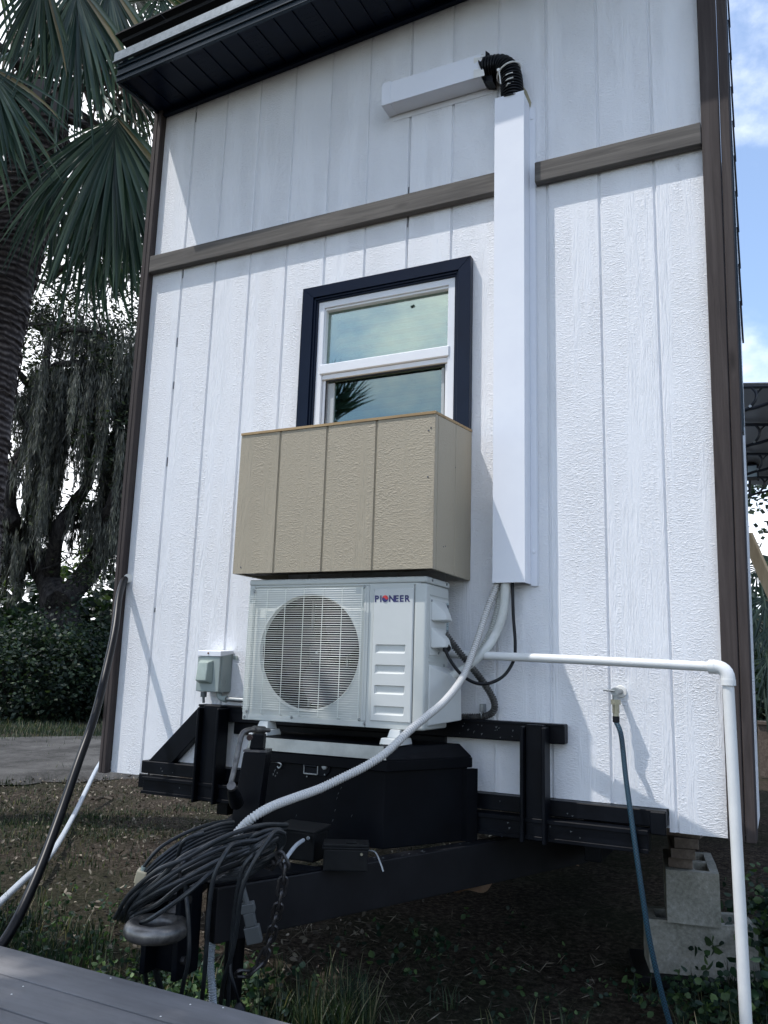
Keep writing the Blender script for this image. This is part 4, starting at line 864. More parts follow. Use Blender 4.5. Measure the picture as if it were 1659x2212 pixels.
q = MB(); q.box(1.05, 1.17, -0.87, -0.73, 0.574, 0.584); q.build('base_flange', M['black_steel'], jk)
q = MB(); q.tube([(1.112, -0.805, 0.573), (1.11, -0.81, 0.22)], 0.028, 14); q.build('inner_leg', M['black_box'], jk, smooth=True)

# ================================================================== SMALL BOXES ON THE TONGUE
jb1 = thing('breakaway_battery_box', 'small black plastic box with ribbed lid on the right tongue beam', 'plastic box', (1.36, -0.68, 0.577))
A_, B_, C_ = Pd(664, 1802, 2.34), Pd(768, 1818, 2.34), Pd(785, 1808, 2.45)
a_ = math.atan2(B_.y-A_.y, B_.x-A_.x); RM = Matrix.Translation(((A_.x+B_.x)/2+0.03, (A_.y+B_.y)/2+0.035, 0)) @ Matrix.Rotation(a_, 4, 'Z')
q = MB(); q.box(-0.063, 0.063, -0.036, 0.036, 0.577, 0.636, RM); q.build('box_body', M['dusty_black'], jb1, bevel=0.004, seg=2)
q = MB(); q.box(-0.067, 0.067, -0.040, 0.040, 0.6365, 0.642, RM); q.box(-0.065, 0.065, -0.038, 0.038, 0.6425, 0.650, RM); q.box(0.0, 0.03, -0.02, 0.01, 0.6505, 0.654, RM); q.build('box_lid', M['dusty_black'], jb1, bevel=0.002, seg=2)
q = MB(); q.disc(RM @ Vector((0.045, -0.0365, 0.625)), RM.to_3x3() @ Vector((0, -1, 0)), 0.0045, 0.0035, 0.006, 10); q.build('brass_stud', M['brass'], jb1)
q = MB(); q.tube(cat_path([RM @ Vector((0.064, 0.0, 0.628)), RM @ Vector((0.085, -0.01, 0.625)), RM @ Vector((0.100, -0.03, 0.600)), RM @ Vector((0.108, -0.04, 0.581))], 6), 0.0026, 6); q.build('lead_wire', M['galv'], jb1, smooth=True)
jb2 = thing('junction_box', 'square black box behind the cable coil against the toolbox', 'junction box', (1.2, -0.72, 0.585))
q = MB(); q.box(1.185, 1.315, -0.735, -0.655, 0.586, 0.668); q.build('box_body', M['dusty_black'], jb2, bevel=0.006, seg=2)
q = MB(); q.hexa([(1.178, -0.745, 0.6685), (1.322, -0.745, 0.6685), (1.322, -0.648, 0.6685), (1.178, -0.648, 0.6685)], [(1.178, -0.745, 0.674), (1.322, -0.745, 0.674), (1.322, -0.648, 0.682), (1.178, -0.648, 0.682)]); q.build('box_lid', M['dusty_black'], jb2, bevel=0.003, seg=2)
q = MB(); q.disc((1.30, -0.7455, 0.655), (0, -1, 0), 0.006, 0.005, 0.003, 10); q.build('screw', M['galv'], jb2)
q = MB(); q.tube(cat_path([Pd(655, 1815, 2.36), Pd(640, 1826, 2.28), Pd(624, 1846, 2.20), Pd(615, 1862, 2.16)], 8), [0.0055]*25, 8); tag(q.build('trailer_lead', M['greyhose'], smooth=True), 'short grey sheathed lead curving off the small box beside the chain', 'cable')

# ================================================================== CABLE COIL
coil = thing('cable_coil', 'big bundle of black trailer cable draped over the tongue nose', 'cable coil', (1.05, -1.0, 0.6))
# each strand: pixel way-points with distance from the camera
strands = []
def strand(pts, r=0.0056): strands.append(([Pd(*p) for p in pts], r))
for k in range(9):   # arching strands from behind the jack to the left tips
    o = k*8.6; e = random.uniform(-9, 9); g_ = random.uniform(-8, 8); h_ = random.uniform(-0.03, 0.03)
    strand([(620-k*4, 1782+o*0.80, 2.14), (560, 1788+o*0.95+e*0.5, 2.07+h_), (480, 1808+o*1.08+g_*0.5, 2.04+h_), (400, 1846+o*1.08-e, 2.02+h_), (335+g_, 1889+o*1.02+e, 2.02+h_), (288+e, 1932+o*0.78, 2.05), (256+k*7, 1968+o*0.55+g_*0.5, 2.09), (250+k*9, 1982+o*0.35, 2.14), (280+k*9, 1955+o*0.3, 2.20), (340+k*7, 1915+o*0.3, 2.24)], 0.0060)
for k in range(5):   # back strands passing behind the jack post
    strand([(505-2*k, 1776+k*7, 2.30), (470, 1783+k*7, 2.26), (410, 1808+k*8, 2.20), (350, 1850+k*8, 2.16), (305, 1893+k*7, 2.15), (290+k*5, 1925+k*5, 2.2)])
for k in range(6):   # right-hand loops going down and back
    e = random.uniform(-7, 7); strand([(520, 1822+k*9+e, 2.05), (560, 1803+k*7-e, 2.04-0.01*k), (598-k*2, 1792+k*5, 2.05), (612-k*2, 1801+k*4, 2.07), (613-k*3, 1822+k*5, 2.08), (598-k*5, 1842+k*5, 2.07), (560-k*6, 1862+k*6, 2.05), (505-k*8, 1880+k*5, 2.07)])
# hanging tails
strand([(615, 1801, 2.04), (596, 1796, 2.02), (578, 1816, 1.99), (545, 1868, 1.96), (522, 1925, 1.95), (512, 2000, 1.96), (501, 2060, 1.97), (483, 2120, 2.0), (475, 2180, 2.05)])
strand([(528, 1822, 2.03), (503, 1825, 2.0), (484, 1848, 1.97), (462, 1895, 1.95), (452, 1960, 1.95), (447, 2030, 1.95), (442, 2100, 1.96), (436, 2165, 2.0)])
strand([(600, 1810, 2.05), (560, 1836, 2.01), (528, 1870, 1.99), (512, 1930, 1.99), (502, 2010, 2.0), (496, 2090, 2.0), (492, 2175, 2.03)])
strand([(480, 1862, 2.03), (450, 1890, 1.98), (410, 1925, 1.95), (370, 1955, 1.94), (325, 1985, 1.95), (305, 1993, 1.98)])
strand([(392, 1860, 2.08), (398, 1900, 2.03), (404, 1950, 1.99), (408, 2010, 1.97), (407, 2070, 1.96), (395, 2130, 1.98), (390, 2160, 2.0)])
strand([(350, 1960, 2.12), (330, 2000, 2.13), (310, 2050, 2.13), (313, 2100, 2.13), (321, 2150, 2.15)])
strand([(345, 1985, 2.12), (335, 2040, 2.11), (336, 2090, 2.11), (348, 2140, 2.12), (352, 2170, 2.14)], 0.0085)
strand([(380, 1880, 2.1), (372, 1950, 2.12), (362, 2010, 2.15), (358, 2080, 2.18)])
strand([(440, 1782+18, 2.1), (400, 1815, 2.08), (385, 1845, 2.09), (390, 1850, 2.12)])
strand([(452, 1845, 2.04), (505, 1822, 2.02), (562, 1814, 2.03), (590, 1812, 2.05)])
strand([(470, 1870, 2.03), (530, 1843, 2.02), (580, 1826, 2.04)])
for pts, r_ in strands:
    q = MB(); q.tube(cat_path(pts, 9), r_, 9); q.build('cable_strand', M['cable'], coil, smooth=True)
pg = thing('trailer_plug', 'cream plastic plug on the end of a cable left of the coil', 'plug', Pd(308, 1890, 2.16))
c_ = Pd(305, 1893, 2.15); t_ = (Pd(311, 1868, 2.15)-Pd(301, 1905, 2.15)).normalized(); s1 = t_.cross(_f).normalized(); s2 = t_.cross(s1)
def obox(mb, c, a, b, t, la, lb, lt):
    vs = [c+a*(i_*la)+b*(j_*lb)+t*(k_*lt) for i_ in (-1, 1) for j_ in (-1, 1) for k_ in (-1, 1)]
    mb.add(vs, [(0, 1, 3, 2), (4, 6, 7, 5), (0, 4, 5, 1), (2, 3, 7, 6), (0, 2, 6, 4), (1, 5, 7, 3)]); return mb
q = MB(); obox(q, c_, s1, s2, t_, 0.0135, 0.012, 0.017); q.build('plug_body', M['cream'], pg, bevel=0.003, seg=2)
q = MB(); obox(q, c_-t_*0.024, s1, s2, t_, 0.010, 0.009, 0.008); q.build('plug_neck', M['cream'], pg, bevel=0.002, seg=2)
q = MB(); q.tube([c_+t_*0.017, c_+t_*0.027], 0.0062, 10); q.build('plug_collar', M['elcover'], pg, smooth=True)
q = MB(); q.tube(cat_path([c_+t_*0.026, Pd(345, 1832, 2.16), Pd(400, 1800, 2.2), Pd(455, 1780, 2.26), Pd(500, 1772, 2.32)], 8), 0.0048, 8); q.build('plug_cable', M['cable'], pg, smooth=True)
gp = thing('hanging_connector', 'flat grey connector hanging under the tongue between the cables', 'connector', Pd(540, 2000, 2.1))
c_ = Pd(540, 1985, 2.10); up = (Pd(528, 1940, 2.10)-Pd(548, 2035, 2.10)).normalized(); s1 = up.cross(_f).normalized(); s2 = up.cross(s1)
q = MB(); obox(q, c_+up*0.030, s1, s2, up, 0.019, 0.010, 0.012); q.build('connector_head', M['greyplug'], gp, bevel=0.002, seg=1)
q = MB(); obox(q, c_+up*0.000, s1, s2, up, 0.014, 0.009, 0.0175); q.build('connector_neck', M['greyplug'], gp, bevel=0.002, seg=1)
q = MB(); obox(q, c_-up*0.040, s1, s2, up, 0.020, 0.010, 0.022); q.build('connector_body', M['greyplug'], gp, bevel=0.002, seg=1)
q = MB(); q.tube(cat_path([c_+up*0.042, Pd(518, 1900, 2.1), Pd(505, 1868, 2.1), Pd(500, 1840, 2.1)], 8), 0.008, 9); q.build('connector_lead', M['greyplug'], gp, smooth=True)

# ================================================================== CHAIN
ch = thing('safety_chain', 'dark steel safety chain hooked on the tongue and hanging in a loop beside the cables', 'chain', Pd(610, 1865, 2.1))
cp = [Pd(*p) for p in ((565, 1860, 2.08), (590, 1868, 2.06), (607, 1855, 2.04), (614, 1875, 2.04), (610, 1910, 2.04), (603, 1950, 2.04), (592, 1995, 2.05), (580, 2040, 2.06), (562, 2080, 2.06), (536, 2102, 2.05), (512, 2100, 2.03), (500, 2092, 2.02))]
cp = cat_path(cp, 30); L_ = [0]
for k in range(1, len(cp)): L_.append(L_[-1]+(cp[k]-cp[k-1]).length)
lk = MB(); hl, hw = 0.0135, 0.0105
pth = [Vector((hw*math.cos(a_), 0, (hl if math.sin(a_) >= 0 else -hl)+hw*math.sin(a_))) for a_ in [2*math.pi*k/16 for k in range(16)]]
lk.tube(pth, 0.0044, 7, closed=True); lme = None
d_ = 0.0; k = 0; pitch = 0.0330
while d_+pitch < L_[-1]:
    i_ = next(i for i in range(len(L_)) if L_[i] >= d_+pitch/2); p = cp[i_]; tt = (cp[min(i_+3, len(cp)-1)]-cp[max(i_-3, 0)]).normalized()
    ref = _f if k % 2 == 0 else _f.cross(tt); ref = (ref-tt*ref.dot(tt)).normalized(); s_ = ref.cross(tt)
    if lme is None: o = lk.build('link', M['chain'], None, smooth=True); lme = o.data
    else: o = bpy.data.objects.new('link', lme); COL.objects.link(o)
    o.parent = ch; rot = Matrix((s_, ref, tt)).transposed().to_4x4()
    o.matrix_local = Matrix.Translation(p-wloc(ch)) @ rot @ Matrix.Rotation(random.uniform(-0.25, 0.25), 4, 'Z')
    d_ += pitch; k += 1
# second chain drop at the nose with a frayed black end
fr_ = thing('chain_tail', 'short dark chain and frayed black lead hanging to the grass below the tongue', 'chain', Pd(515, 2110, 1.98))
q = MB(); q.tube(cat_path([Pd(500, 2060, 1.99), Pd(498, 2100, 1.97), Pd(507, 2135, 1.96), Pd(516, 2165, 1.96)], 8), 0.0045, 7); q.build('lead', M['cord'], fr_, smooth=True)
q = MB(); e_ = Pd(516, 2165, 1.96); q.tube([e_, e_+Vector((0.002, 0, -0.012)), e_+Vector((0.004, 0, -0.03))], [0.006, 0.016, 0.017], 10); q.build('weight', M['cord'], fr_, smooth=True)
q = MB(); q.tube(cat_path([Pd(395, 1905, 2.0), Pd(388, 1885, 2.0), Pd(396, 1862, 2.0), Pd(412, 1856, 2.02)], 8), 0.0045, 8); tag(q.build('steel_hook', M['chain'], smooth=True), 'small dark steel hook on the tongue nose beneath the cable coil', 'hook')

# ================================================================== HOSES, PIPES, CABLES ON THE WALL
wh = [(1076, 1225, -.06), (1073, 1262, -.06), (1052, 1318, -.09), (1030, 1385, -.14), (1010, 1440, -.20), (992, 1475, -.27), (960, 1515, -.40), (925, 1545, -.50), (885, 1578, 2.47), (835, 1625, 2.40), (790, 1655, 2.36), (740, 1680, 2.32), (690, 1704, 2.28), (640, 1722, 2.22), (590, 1741, 2.16), (552, 1762, 2.12), (525, 1785, 2.12), (500, 1815, 2.12)]
o = corr(cat_path([Pd(*p) if p[2] > 0 else Py(*p) for p in wh], 8), 0.0112, 0.0013, 0.0082).build('drain_hose', M['milky'], smooth=True)
tag(o, 'long milky corrugated drain hose sweeping from the duct cover down to the cable coil', 'hose')
o = corr(cat_path([Pd(*p) for p in ((468, 1965, 2.30), (458, 2040, 2.26), (455, 2090, 2.23), (459, 2140, 2.2), (461, 2200, 2.2))], 8), 0.010, 0.0008, 0.006).build('drain_hose', M['greyhose'], smooth=True)
tag(o, 'short pale corrugated hose end hanging among the black cables', 'hose')
o = corr(cat_path([Py(1083, 1225, -.03), Py(1082, 1265, -.03), Py(1075, 1320, -.035), Py(1058, 1372, -.05), Py(1034, 1412, -.07), Py(1006, 1450, -.09), Py(978, 1490, -.11)], 8), 0.0130, 0.0010, 0.0085, 12).build('insulated_pipe', M['insul'], smooth=True)
tag(o, 'thinner stained white insulated refrigerant line behind the front one', 'pipe')
o = MB().tube(cat_path([Py(1094, 1225, -.06), Py(1092, 1262, -.06), Py(1087, 1320, -.062), Py(1070, 1370, -.07), Py(1047, 1404, -.10), Py(1015, 1436, -.13), Py(985, 1456, -.15), Py(955, 1470, -.17)], 8), 0.0165, 14).build('insulated_pipe', M['insul'], smooth=True)
tag(o, 'thicker smooth white insulated refrigerant line bending under the duct cover', 'pipe')
o = MB().tube(cat_path([Py(1107, 1225, -.05), Py(1107, 1262, -.05), Py(1109, 1330, -.06), Py(1113, 1390, -.08), Py(1110, 1425, -.11), Py(1090, 1458, -.14), Py(1060, 1475, -.17), Py(1030, 1476, -.20), Py(1000, 1460, -.23), Py(975, 1430, -.245), Py(958, 1395, -.25), Py(946, 1369, -.235)], 8), 0.0058, 10).build('looped_wire', M['cord'], smooth=True)
tag(o, 'glossy black cord looping from the duct cover to the side of the air conditioner', 'cord')
fx = thing('flexible_conduit', 'rusty grey flexible metal conduit curving from the air conditioner to the black bar', 'conduit', Pd(1070, 1500, 3.0))
fp = cat_path([Py(962, 1370, -.20), Py(985, 1400, -.17), Py(1018, 1440, -.13), Py(1050, 1483, -.08), Py(1067, 1515, -.05), Py(1066, 1536, -.035), Py(1048, 1547, -.025), Py(1020, 1549, -.022), Py(980, 1548, -.022)], 10)
corr(fp, 0.0110, 0.0020, 0.0090, 12).build('conduit_sleeve', M['flexmetal'], fx, smooth=True)
q = MB(); q.tube([Py(950, 1364, -.21), Py(964, 1372, -.20)], 0.003, 6); q.build('green_wire', M['greenwire'], fx, smooth=True)
q = MB(); q.tube([Py(947, 1368, -.22), Py(960, 1377, -.205)], 0.0022, 6); q.build('white_wire', M['caulk'], fx, smooth=True)
p = Py(1042, 1545, -.024); q = MB(); q.box(p.x-0.007, p.x+0.007, -0.036, -0.002, p.z+0.012, p.z+0.040); q.tube(ring_path(p, 0.0135, 16, (0, 1, 0), (0, 0, 1)), 0.003, 5, closed=True); q.build('strap_clamp', M['galv'], fx, bevel=0.0015, seg=1)
# PVC pipe
pv = thing('pvc_pipe', 'white PVC pipe crossing the wall from the air conditioner and turning down at the right', 'pipe', (2.42, -0.3, 0.0))
pl = Py(975, 1413.5, -0.075); pe_ = Pd(1548, 1441, 2.44); pc = Pd(1571, 1447, 2.415); pdn = Pd(1573, 1476, 2.40)
hr = 0.0150
q = MB(); q.tube(cat_path([pl, (pl+pe_)/2+Vector((0, 0, 0.002)), pe_], 10), hr, 18); q.build('pipe_run', M['pvc'], pv, smooth=True)
q = MB(); foot = Vector((pdn.x+0.004, pdn.y, -0.02)); q.tube([Vector((pdn.x, pdn.y, pdn.z)), foot], 0.0165, 18); q.build('pipe_drop', M['pvc'], pv, smooth=True)
u_ = (pe_-pl).normalized(); corner = Vector((pdn.x, pdn.y, pe_.z+u_.z*0.03))
el_p = [corner-u_*0.052]+[corner-u_*0.030]+[corner-u_*(0.030*(1-math.sin(a_)))+Vector((0, 0, -0.030*(1-math.cos(a_)))) for a_ in [R(d) for d in (15, 30, 45, 60, 75, 90)]]+[corner+Vector((0, 0, -0.052))]
q = MB(); q.tube(el_p, 0.0205, 20); q.tube([el_p[0]+u_*0.001, el_p[0]+u_*0.018], 0.0213, 20); q.tube([el_p[-1], el_p[-1]+Vector((0, 0, 0.018))], 0.0217, 20); q.build('pipe_elbow', M['pvc'], pv, smooth=True)
# faucet and garden hose
fa = thing('outdoor_faucet', 'brass hose faucet with a small lever sticking out of the white wall', 'faucet', Py(1340, 1493))
fw = Py(1341, 1494); f1 = fw+Vector((-0.008, -0.055, 0.0))
q = MB(); q.disc(fw+Vector((0, -0.001, 0)), (0, -1, 0), 0.021, 0.019, 0.005, 18); q.build('wall_flange', M['caulk'], fa, smooth=True)
q = MB(); q.tube([fw, f1], 0.010, 14); q.disc(f1+Vector((0.0, 0.012, 0)), (0, -1, 0), 0.0145, 0.0135, 0.028, 14); q.tube([f1, f1+Vector((0, 0, -0.028))], 0.011, 14); q.build('faucet_body', M['galv'], fa, smooth=True)
q = MB(); q.tube([f1+Vector((0.0, -0.018, 0.002)), f1+Vector((-0.036, -0.020, 0.004))], 0.0035, 8); q.build('lever', M['galv'], fa, smooth=True)
q = MB(); q.tube([f1+Vector((0, 0, -0.026)), f1+Vector((0, 0, -0.042))], 0.0165, 8); q.tube([f1+Vector((0, 0, -0.0425)), f1+Vector((0, 0, -0.070))], 0.0125, 6); q.tube([f1+Vector((0, 0, -0.070)), f1+Vector((0, 0, -0.084))], 0.0098, 12); q.build('hose_coupling', M['brass'], fa)
gh = thing('garden_hose', 'dark teal braided garden hose hanging from the faucet to the ground', 'garden hose', f1+Vector((0, 0, -0.5)))
q = MB(); q.tube([f1+Vector((0, 0, -0.080)), f1+Vector((0, 0, -0.100))], 0.0115, 14); q.build('hose_sleeve', M['cord'], gh, smooth=True)
hp = [f1+Vector((0, 0, -0.099)), Py(1342, 1590, -.07), Py(1352, 1680, -.09), Py(1365, 1775, -.11), Py(1377, 1860, -.12), Py(1388, 1935, -.12), Py(1403, 2030, -.11), Py(1423, 2120, -.09), Py(1447, 2212, -.06), Py(1470, 2280, -.03), Py(1540, 2330, 0.0)]
q = MB(); q.tube(cat_path(hp, 14), 0.0084, 12, uvs=True); q.build('hose_run', M['teal'], gh, smooth=True)
# black pipe from the wall at the left corner
bh = thing('black_pipe', 'thick black hose leaving the left corner of the wall and dropping to the ground', 'hose', Py(275, 1250))
bp = [(276, 1249, None), (268, 1254, 3.80), (257, 1290, 3.68), (248, 1360, 3.52), (231, 1440, 3.38), (205, 1545, 3.20), (168, 1650, 3.02), (130, 1760, 2.86), (85, 1880, 2.68), (35, 1990, 2.52), (-10, 2062, 2.42), (-60, 2140, 2.3)]
pts = [Py(276, 1249, 0.0)]+[Pd(*p) for p in bp[1:]]
q = MB(); q.tube(cat_path(pts, 9), [0.0165]*(9*(len(pts)-1)+1), 14); q.build('hose_run', M['cord'], bh, smooth=True)
q = MB(); q.tube([Py(277, 1249, 0.0), Py(277, 1249, -0.012)], 0.021, 12); q.build('caulk_ring', M['caulk'], bh, smooth=True)
q = MB(); q.tube(cat_path([Pz(222, 1640, 0.30), Pz(205, 1668, 0.22), Pz(160, 1760, 0.06), Pz(110, 1845, 0.05), Pz(50, 1902, 0.05), Pz(-20, 1970, 0.05), Pz(-60, 2020, 0.05)], 8), 0.017, 12); tag(q.build('grey_hose', M['greyhose'], smooth=True), 'pale grey hose running along the ground behind the thick black one', 'hose')

# ================================================================== ELECTRICAL INLET
eb = thing('power_inlet_box', 'grey weatherproof power inlet box on the wall left of the air conditioner', 'electrical box', (0.42, 0, 1.02))
ex0, ex1, ey, ez0, ez1 = 0.338, 0.458, -0.088, 1.028, 1.200
fx1 = 0.465
q = MB(); q.box(ex0, ex1-0.004, ey+0.012, -0.004, ez0, ez1-0.012); q.build('enclosure', M['elbox'], eb, bevel=0.003, seg=2)
q = MB(); q.box(ex0-0.002, ex1-0.006, ey, ey+0.0115, ez0+0.002, ez1-0.026); q.build('enclosure_door', M['elbox'], eb, bevel=0.003, seg=2)
q = MB(); q.hexa([(ex0-0.003, ey-0.004, ez1-0.025), (ex1, ey-0.004, ez1-0.025), (ex1, -0.003, ez1-0.0115), (ex0-0.003, -0.003, ez1-0.0115)], [(ex0-0.003, ey-0.004, ez1-0.002), (ex1, ey-0.004, ez1-0.002), (ex1, -0.003, ez1+0.004), (ex0-0.003, -0.003, ez1+0.004)]); q.build('hood', M['duct'], eb, bevel=0.002, seg=1)
q = MB(); cx0, cx1, cz0, cz1 = ex0+0.012, ex0+0.082, ez0+0.034, ez1-0.040
q.hexa([(cx0, ey-0.0005, cz0), (cx1, ey-0.0005, cz0), (cx1, ey-0.0005, cz1), (cx0, ey-0.0005, cz1)], [(cx0+0.006, ey-0.034, cz0+0.012), (cx1-0.012, ey-0.034, cz0+0.012), (cx1-0.014, ey-0.024, cz1-0.010), (cx0+0.008, ey-0.024, cz1-0.010)]); q.build('flip_cover', M['elcover'], eb, smooth=True, bevel=0.005, seg=3)
q = MB(); q.tube(ring_path((ex1-0.0035, -0.052, ez0+0.040), 0.011, 18, (0, 1, 0), (0, 0, 1)), 0.0012, 5, closed=True); q.build('knockout', M['elbox'], eb)
q = MB(); q.box(ex1-0.002, ex1+0.022, -0.005, -0.002, ez1-0.034, ez1-0.020); q.build('mounting_ear', M['elbox'], eb)
q = MB(); q.disc((0.392, ey-0.0045, ez1-0.012), (0, -1, 0), 0.0045, 0.003, 0.003, 8); q.build('rusty_screw', newmat('rust', (0.12, 0.035, 0.012), 0.8)[0], eb)
q = MB(); q.tube([(0.362, -0.065, ez0-0.001), (0.362, -0.065, ez0-0.022)], 0.013, 12); q.tube([(0.362, -0.065, ez0-0.022), (0.364, -0.064, ez0-0.046)], 0.0055, 8); q.build('cable_gland', M['greyplug'], eb, smooth=True)
cd_ = thing('steel_conduit', 'short grey metal conduit joining the power inlet box to the air conditioner side', 'conduit', (0.55, -0.05, 1.01))
q = MB(); q.tube(cat_path([(0.430, -0.05, ez0-0.001), (0.432, -0.05, ez0-0.014), (0.443, -0.05, ez0-0.024), (0.460, -0.05, ez0-0.026)], 6), 0.0115, 12); q.tube([(0.458, -0.05, ez0-0.026), (0.472, -0.05, ez0-0.026)], 0.0145, 10); q.build('conduit_elbow', M['elbox'], cd_, smooth=True)
q = MB(); q.tube([(0.472, -0.05, ez0-0.026), (0.72, -0.05, ez0-0.030)], 0.0095, 12); q.build('conduit_run', M['galv'], cd_, smooth=True)

# ================================================================== BLOCKS AND CRIBBING
def cinder(name, label, w, dx, dy, x, y, z, rot, group=None, long_x=True):
    t_ = thing(name, label, 'concrete block', (x, y, z), group); Lx, Wy, H = 0.395, 0.194, 0.190; mb_ = MB(); sh_ = 0.032
    # outer shell with two cores: build as ring pieces
    mb_.box(-Lx/2, Lx/2, -Wy/2, -Wy/2+sh_, 0, H); mb_.box(-Lx/2, Lx/2, Wy/2-sh_, Wy/2, 0, H)
    for xa, xb in ((-Lx/2, -Lx/2+sh_), (-0.018, 0.018), (Lx/2-sh_, Lx/2)): mb_.box(xa, xb, -Wy/2+sh_, Wy/2-sh_, 0, H-0.0008)
    if w == 4: mb_ = MB(); [mb_.box(-Lx/2, Lx/2, ya, yb, 0, H) for ya, yb in ((-Wy/2, -Wy/2+sh_), (Wy/2-sh_, Wy/2))]; [mb_.box(xa, xb, -Wy/2+sh_, Wy/2-sh_, 0, H-0.0008) for xa, xb in ((-Lx/2, -Lx/2+sh_), (-0.018, 0.018), (Lx/2-sh_, Lx/2))]; mb_.box(-Lx/2+sh_, Lx/2-sh_, -0.012, 0.012, 0, H-0.0008)
    o_ = mb_.build('block_body', M['block'], t_, loc=(0, 0, 0)); o_.location = (0, 0, 0); t_.rotation_euler = (0, 0, rot)
    bm = bmesh.new(); bm.from_mesh(o_.data); bmesh.ops.subdivide_edges(bm, edges=bm.edges, cuts=3, use_grid_fill=True)
    for v_ in bm.verts: v_.co += Vector((math.sin(v_.co.x*90+v_.co.z*60), math.sin(v_.co.y*80+v_.co.x*50), math.sin(v_.co.z*70+v_.co.x*40)))*0.0012
    bm.to_mesh(o_.data); bm.free(); return t_
ra = math.atan2(0.762-0.588, 0.355)*0.55
cinder('concrete_block', 'lower grey concrete block lying lengthwise on the ground behind the PVC pipe', 2, 0, 0, 2.215, 0.745, 0.038, ra)
cinder('concrete_block', 'upper grey concrete block set end-on on top of the lower block', 4, 0, 0, 2.185, 0.800, 0.230, R(90)+ra*0.6)
pdd = MB(); pdd.box(-0.24, 0.23, -0.16, 0.16, 0, 0.036, None); o = pdd.build('base_pad', M['dusty_black'], None, bevel=0.003); o.location = (2.20, 0.76, 0.0); o.rotation_euler = (0, 0, ra); tag(o, 'flat dark plastic pad under the lower concrete block', 'pad')
wds = (('lowest', 0.4215), ('middle', 0.4605), ('highest', 0.4995))
for k, (nm, z) in enumerate(wds):
    o = MB().box(-0.045, 0.045, -0.20, 0.20, 0, 0.037).build('wood_block', M['crib_wood'], None, bevel=0.002, seg=1); o.location = (2.150+0.004*k, 0.800+0.03*(k == 0), z); o.rotation_euler = (0, 0, ra*0.4+0.05*k)
    tag(o, '%s of the short dark timbers stacked on the upper concrete block' % nm, 'timber', 'timbers stacked on the concrete block')
o = MB().box(-0.07, 0.07, -0.22, 0.25, 0, 0.036).build('wood_wedge', M['crib_wood'], None, bevel=0.002, seg=1); o.location = (2.20, 0.84, 0.5385); o.rotation_euler = (0, 0, -0.1); tag(o, 'wider weathered board on top of the stacked timbers under the house', 'timber')

# ================================================================== DECK CORNER
dk = thing('deck', 'grey composite plank deck corner in the lower left foreground', 'deck', (0.6, -1.9, 0))
dz = 0.42; e0 = Pz(0, 2042, dz); e1 = Pz(615, 2207, dz); dd_ = (e1-e0).normalized(); nn = Vector((dd_.y, -dd_.x, 0))
A = e0-dd_*1.4; Bn = e1+dd_*0.55
bw = (Pz(0, 2104, dz)-e0).dot(nn)*0.985
for k in range(6):
    s0 = k*(bw)+0.0025 if k else 0.0; s1_ = (k+1)*bw-0.0025
    q = MB(); q.hexa([A+nn*s0-Vector((0, 0, 0.024)), A+nn*s1_-Vector((0, 0, 0.024)), Bn+nn*s1_-Vector((0, 0, 0.024)), Bn+nn*s0-Vector((0, 0, 0.024))], [A+nn*s0, A+nn*s1_, Bn+nn*s1_, Bn+nn*s0]); q.build('deck_board', M['deck'], dk, bevel=0.003, seg=2)
q = MB(); q.hexa([A+nn*0.01-Vector((0, 0, 0.16)), A+nn*0.05-Vector((0, 0, 0.16)), Bn+nn*0.05-Vector((0, 0, 0.16)), Bn+nn*0.01-Vector((0, 0, 0.16))], [A+nn*0.01-Vector((0, 0, 0.0245)), A+nn*0.05-Vector((0, 0, 0.0245)), Bn+nn*0.05-Vector((0, 0, 0.0245)), Bn+nn*0.01-Vector((0, 0, 0.0245))]); q.build('rim_joist', M['crib_wood'], dk)
for t__ in (0.1, 1.6, 2.9): p = A+dd_*t__+nn*0.10; q = MB(); q.box(p.x-0.045, p.x+0.045, p.y-0.045, p.y+0.045, -0.05, dz-0.025); q.build('post', M['crib_wood'], dk)
q = MB()
for px, py in ((50, 2131), (411, 2170), (347, 2196), (482, 2177), (239, 2113), (25, 2148)):
    p = Pz(px/1.0, py, dz+0.001); 
    if (p-e0).dot(nn) > 0.01: q.disc(p, (0, 0, 1), 0.0022, 0.0016, 0.001, 6)
q.build('paint_drip', M['caulk'], dk)

# ================================================================== AWNING, LANTERN, PLANK AT THE RIGHT
aw = thing('door_awning', 'dark awning on black scrolled iron brackets projecting beyond the right corner', 'awning', (2.4, 1.0, 2.3))
y0_ = 0.62; a_l = Py(1592, 836, y0_); sc3 = 1.0
def arm(dy):
    d = Vector((0, dy, 0))
    q = MB(); q.tube([Py(1586, 837, y0_)+d, Py(1700, 834, y0_)+d], 0.008, 6); q.tube(cat_path([Py(1586, 895, y0_)+d, Py(1612, 885, y0_)+d, Py(1640, 878, y0_)+d, Py(1700, 855, y0_)+d], 6), [0.0075]*19, 6)
    q.tube(cat_path([Py(1624, 838, y0_)+d, Py(1633, 850, y0_)+d, Py(1631, 866, y0_)+d, Py(1618, 882, y0_)+d], 8), 0.0065, 6)
    q.tube(cat_path([Py(1646, 838, y0_)+d, Py(1637, 848, y0_)+d, Py(1634, 858, y0_)+d], 6), 0.004, 6)
    q.tube([Py(1588, 837, y0_)+d, Py(1589, 895, y0_)+d], 0.008, 6); q.build('scroll_bracket', M['black_iron'], aw, smooth=True)
    c_ = Py(1620.5, 879, y0_)+d; q = MB(); q.disc(c_, (0, -1, 0), 0.006, 0.006, 0.012, 10); q.build('rivet', M['galv'], aw)
for k in range(4): arm(k*0.56)
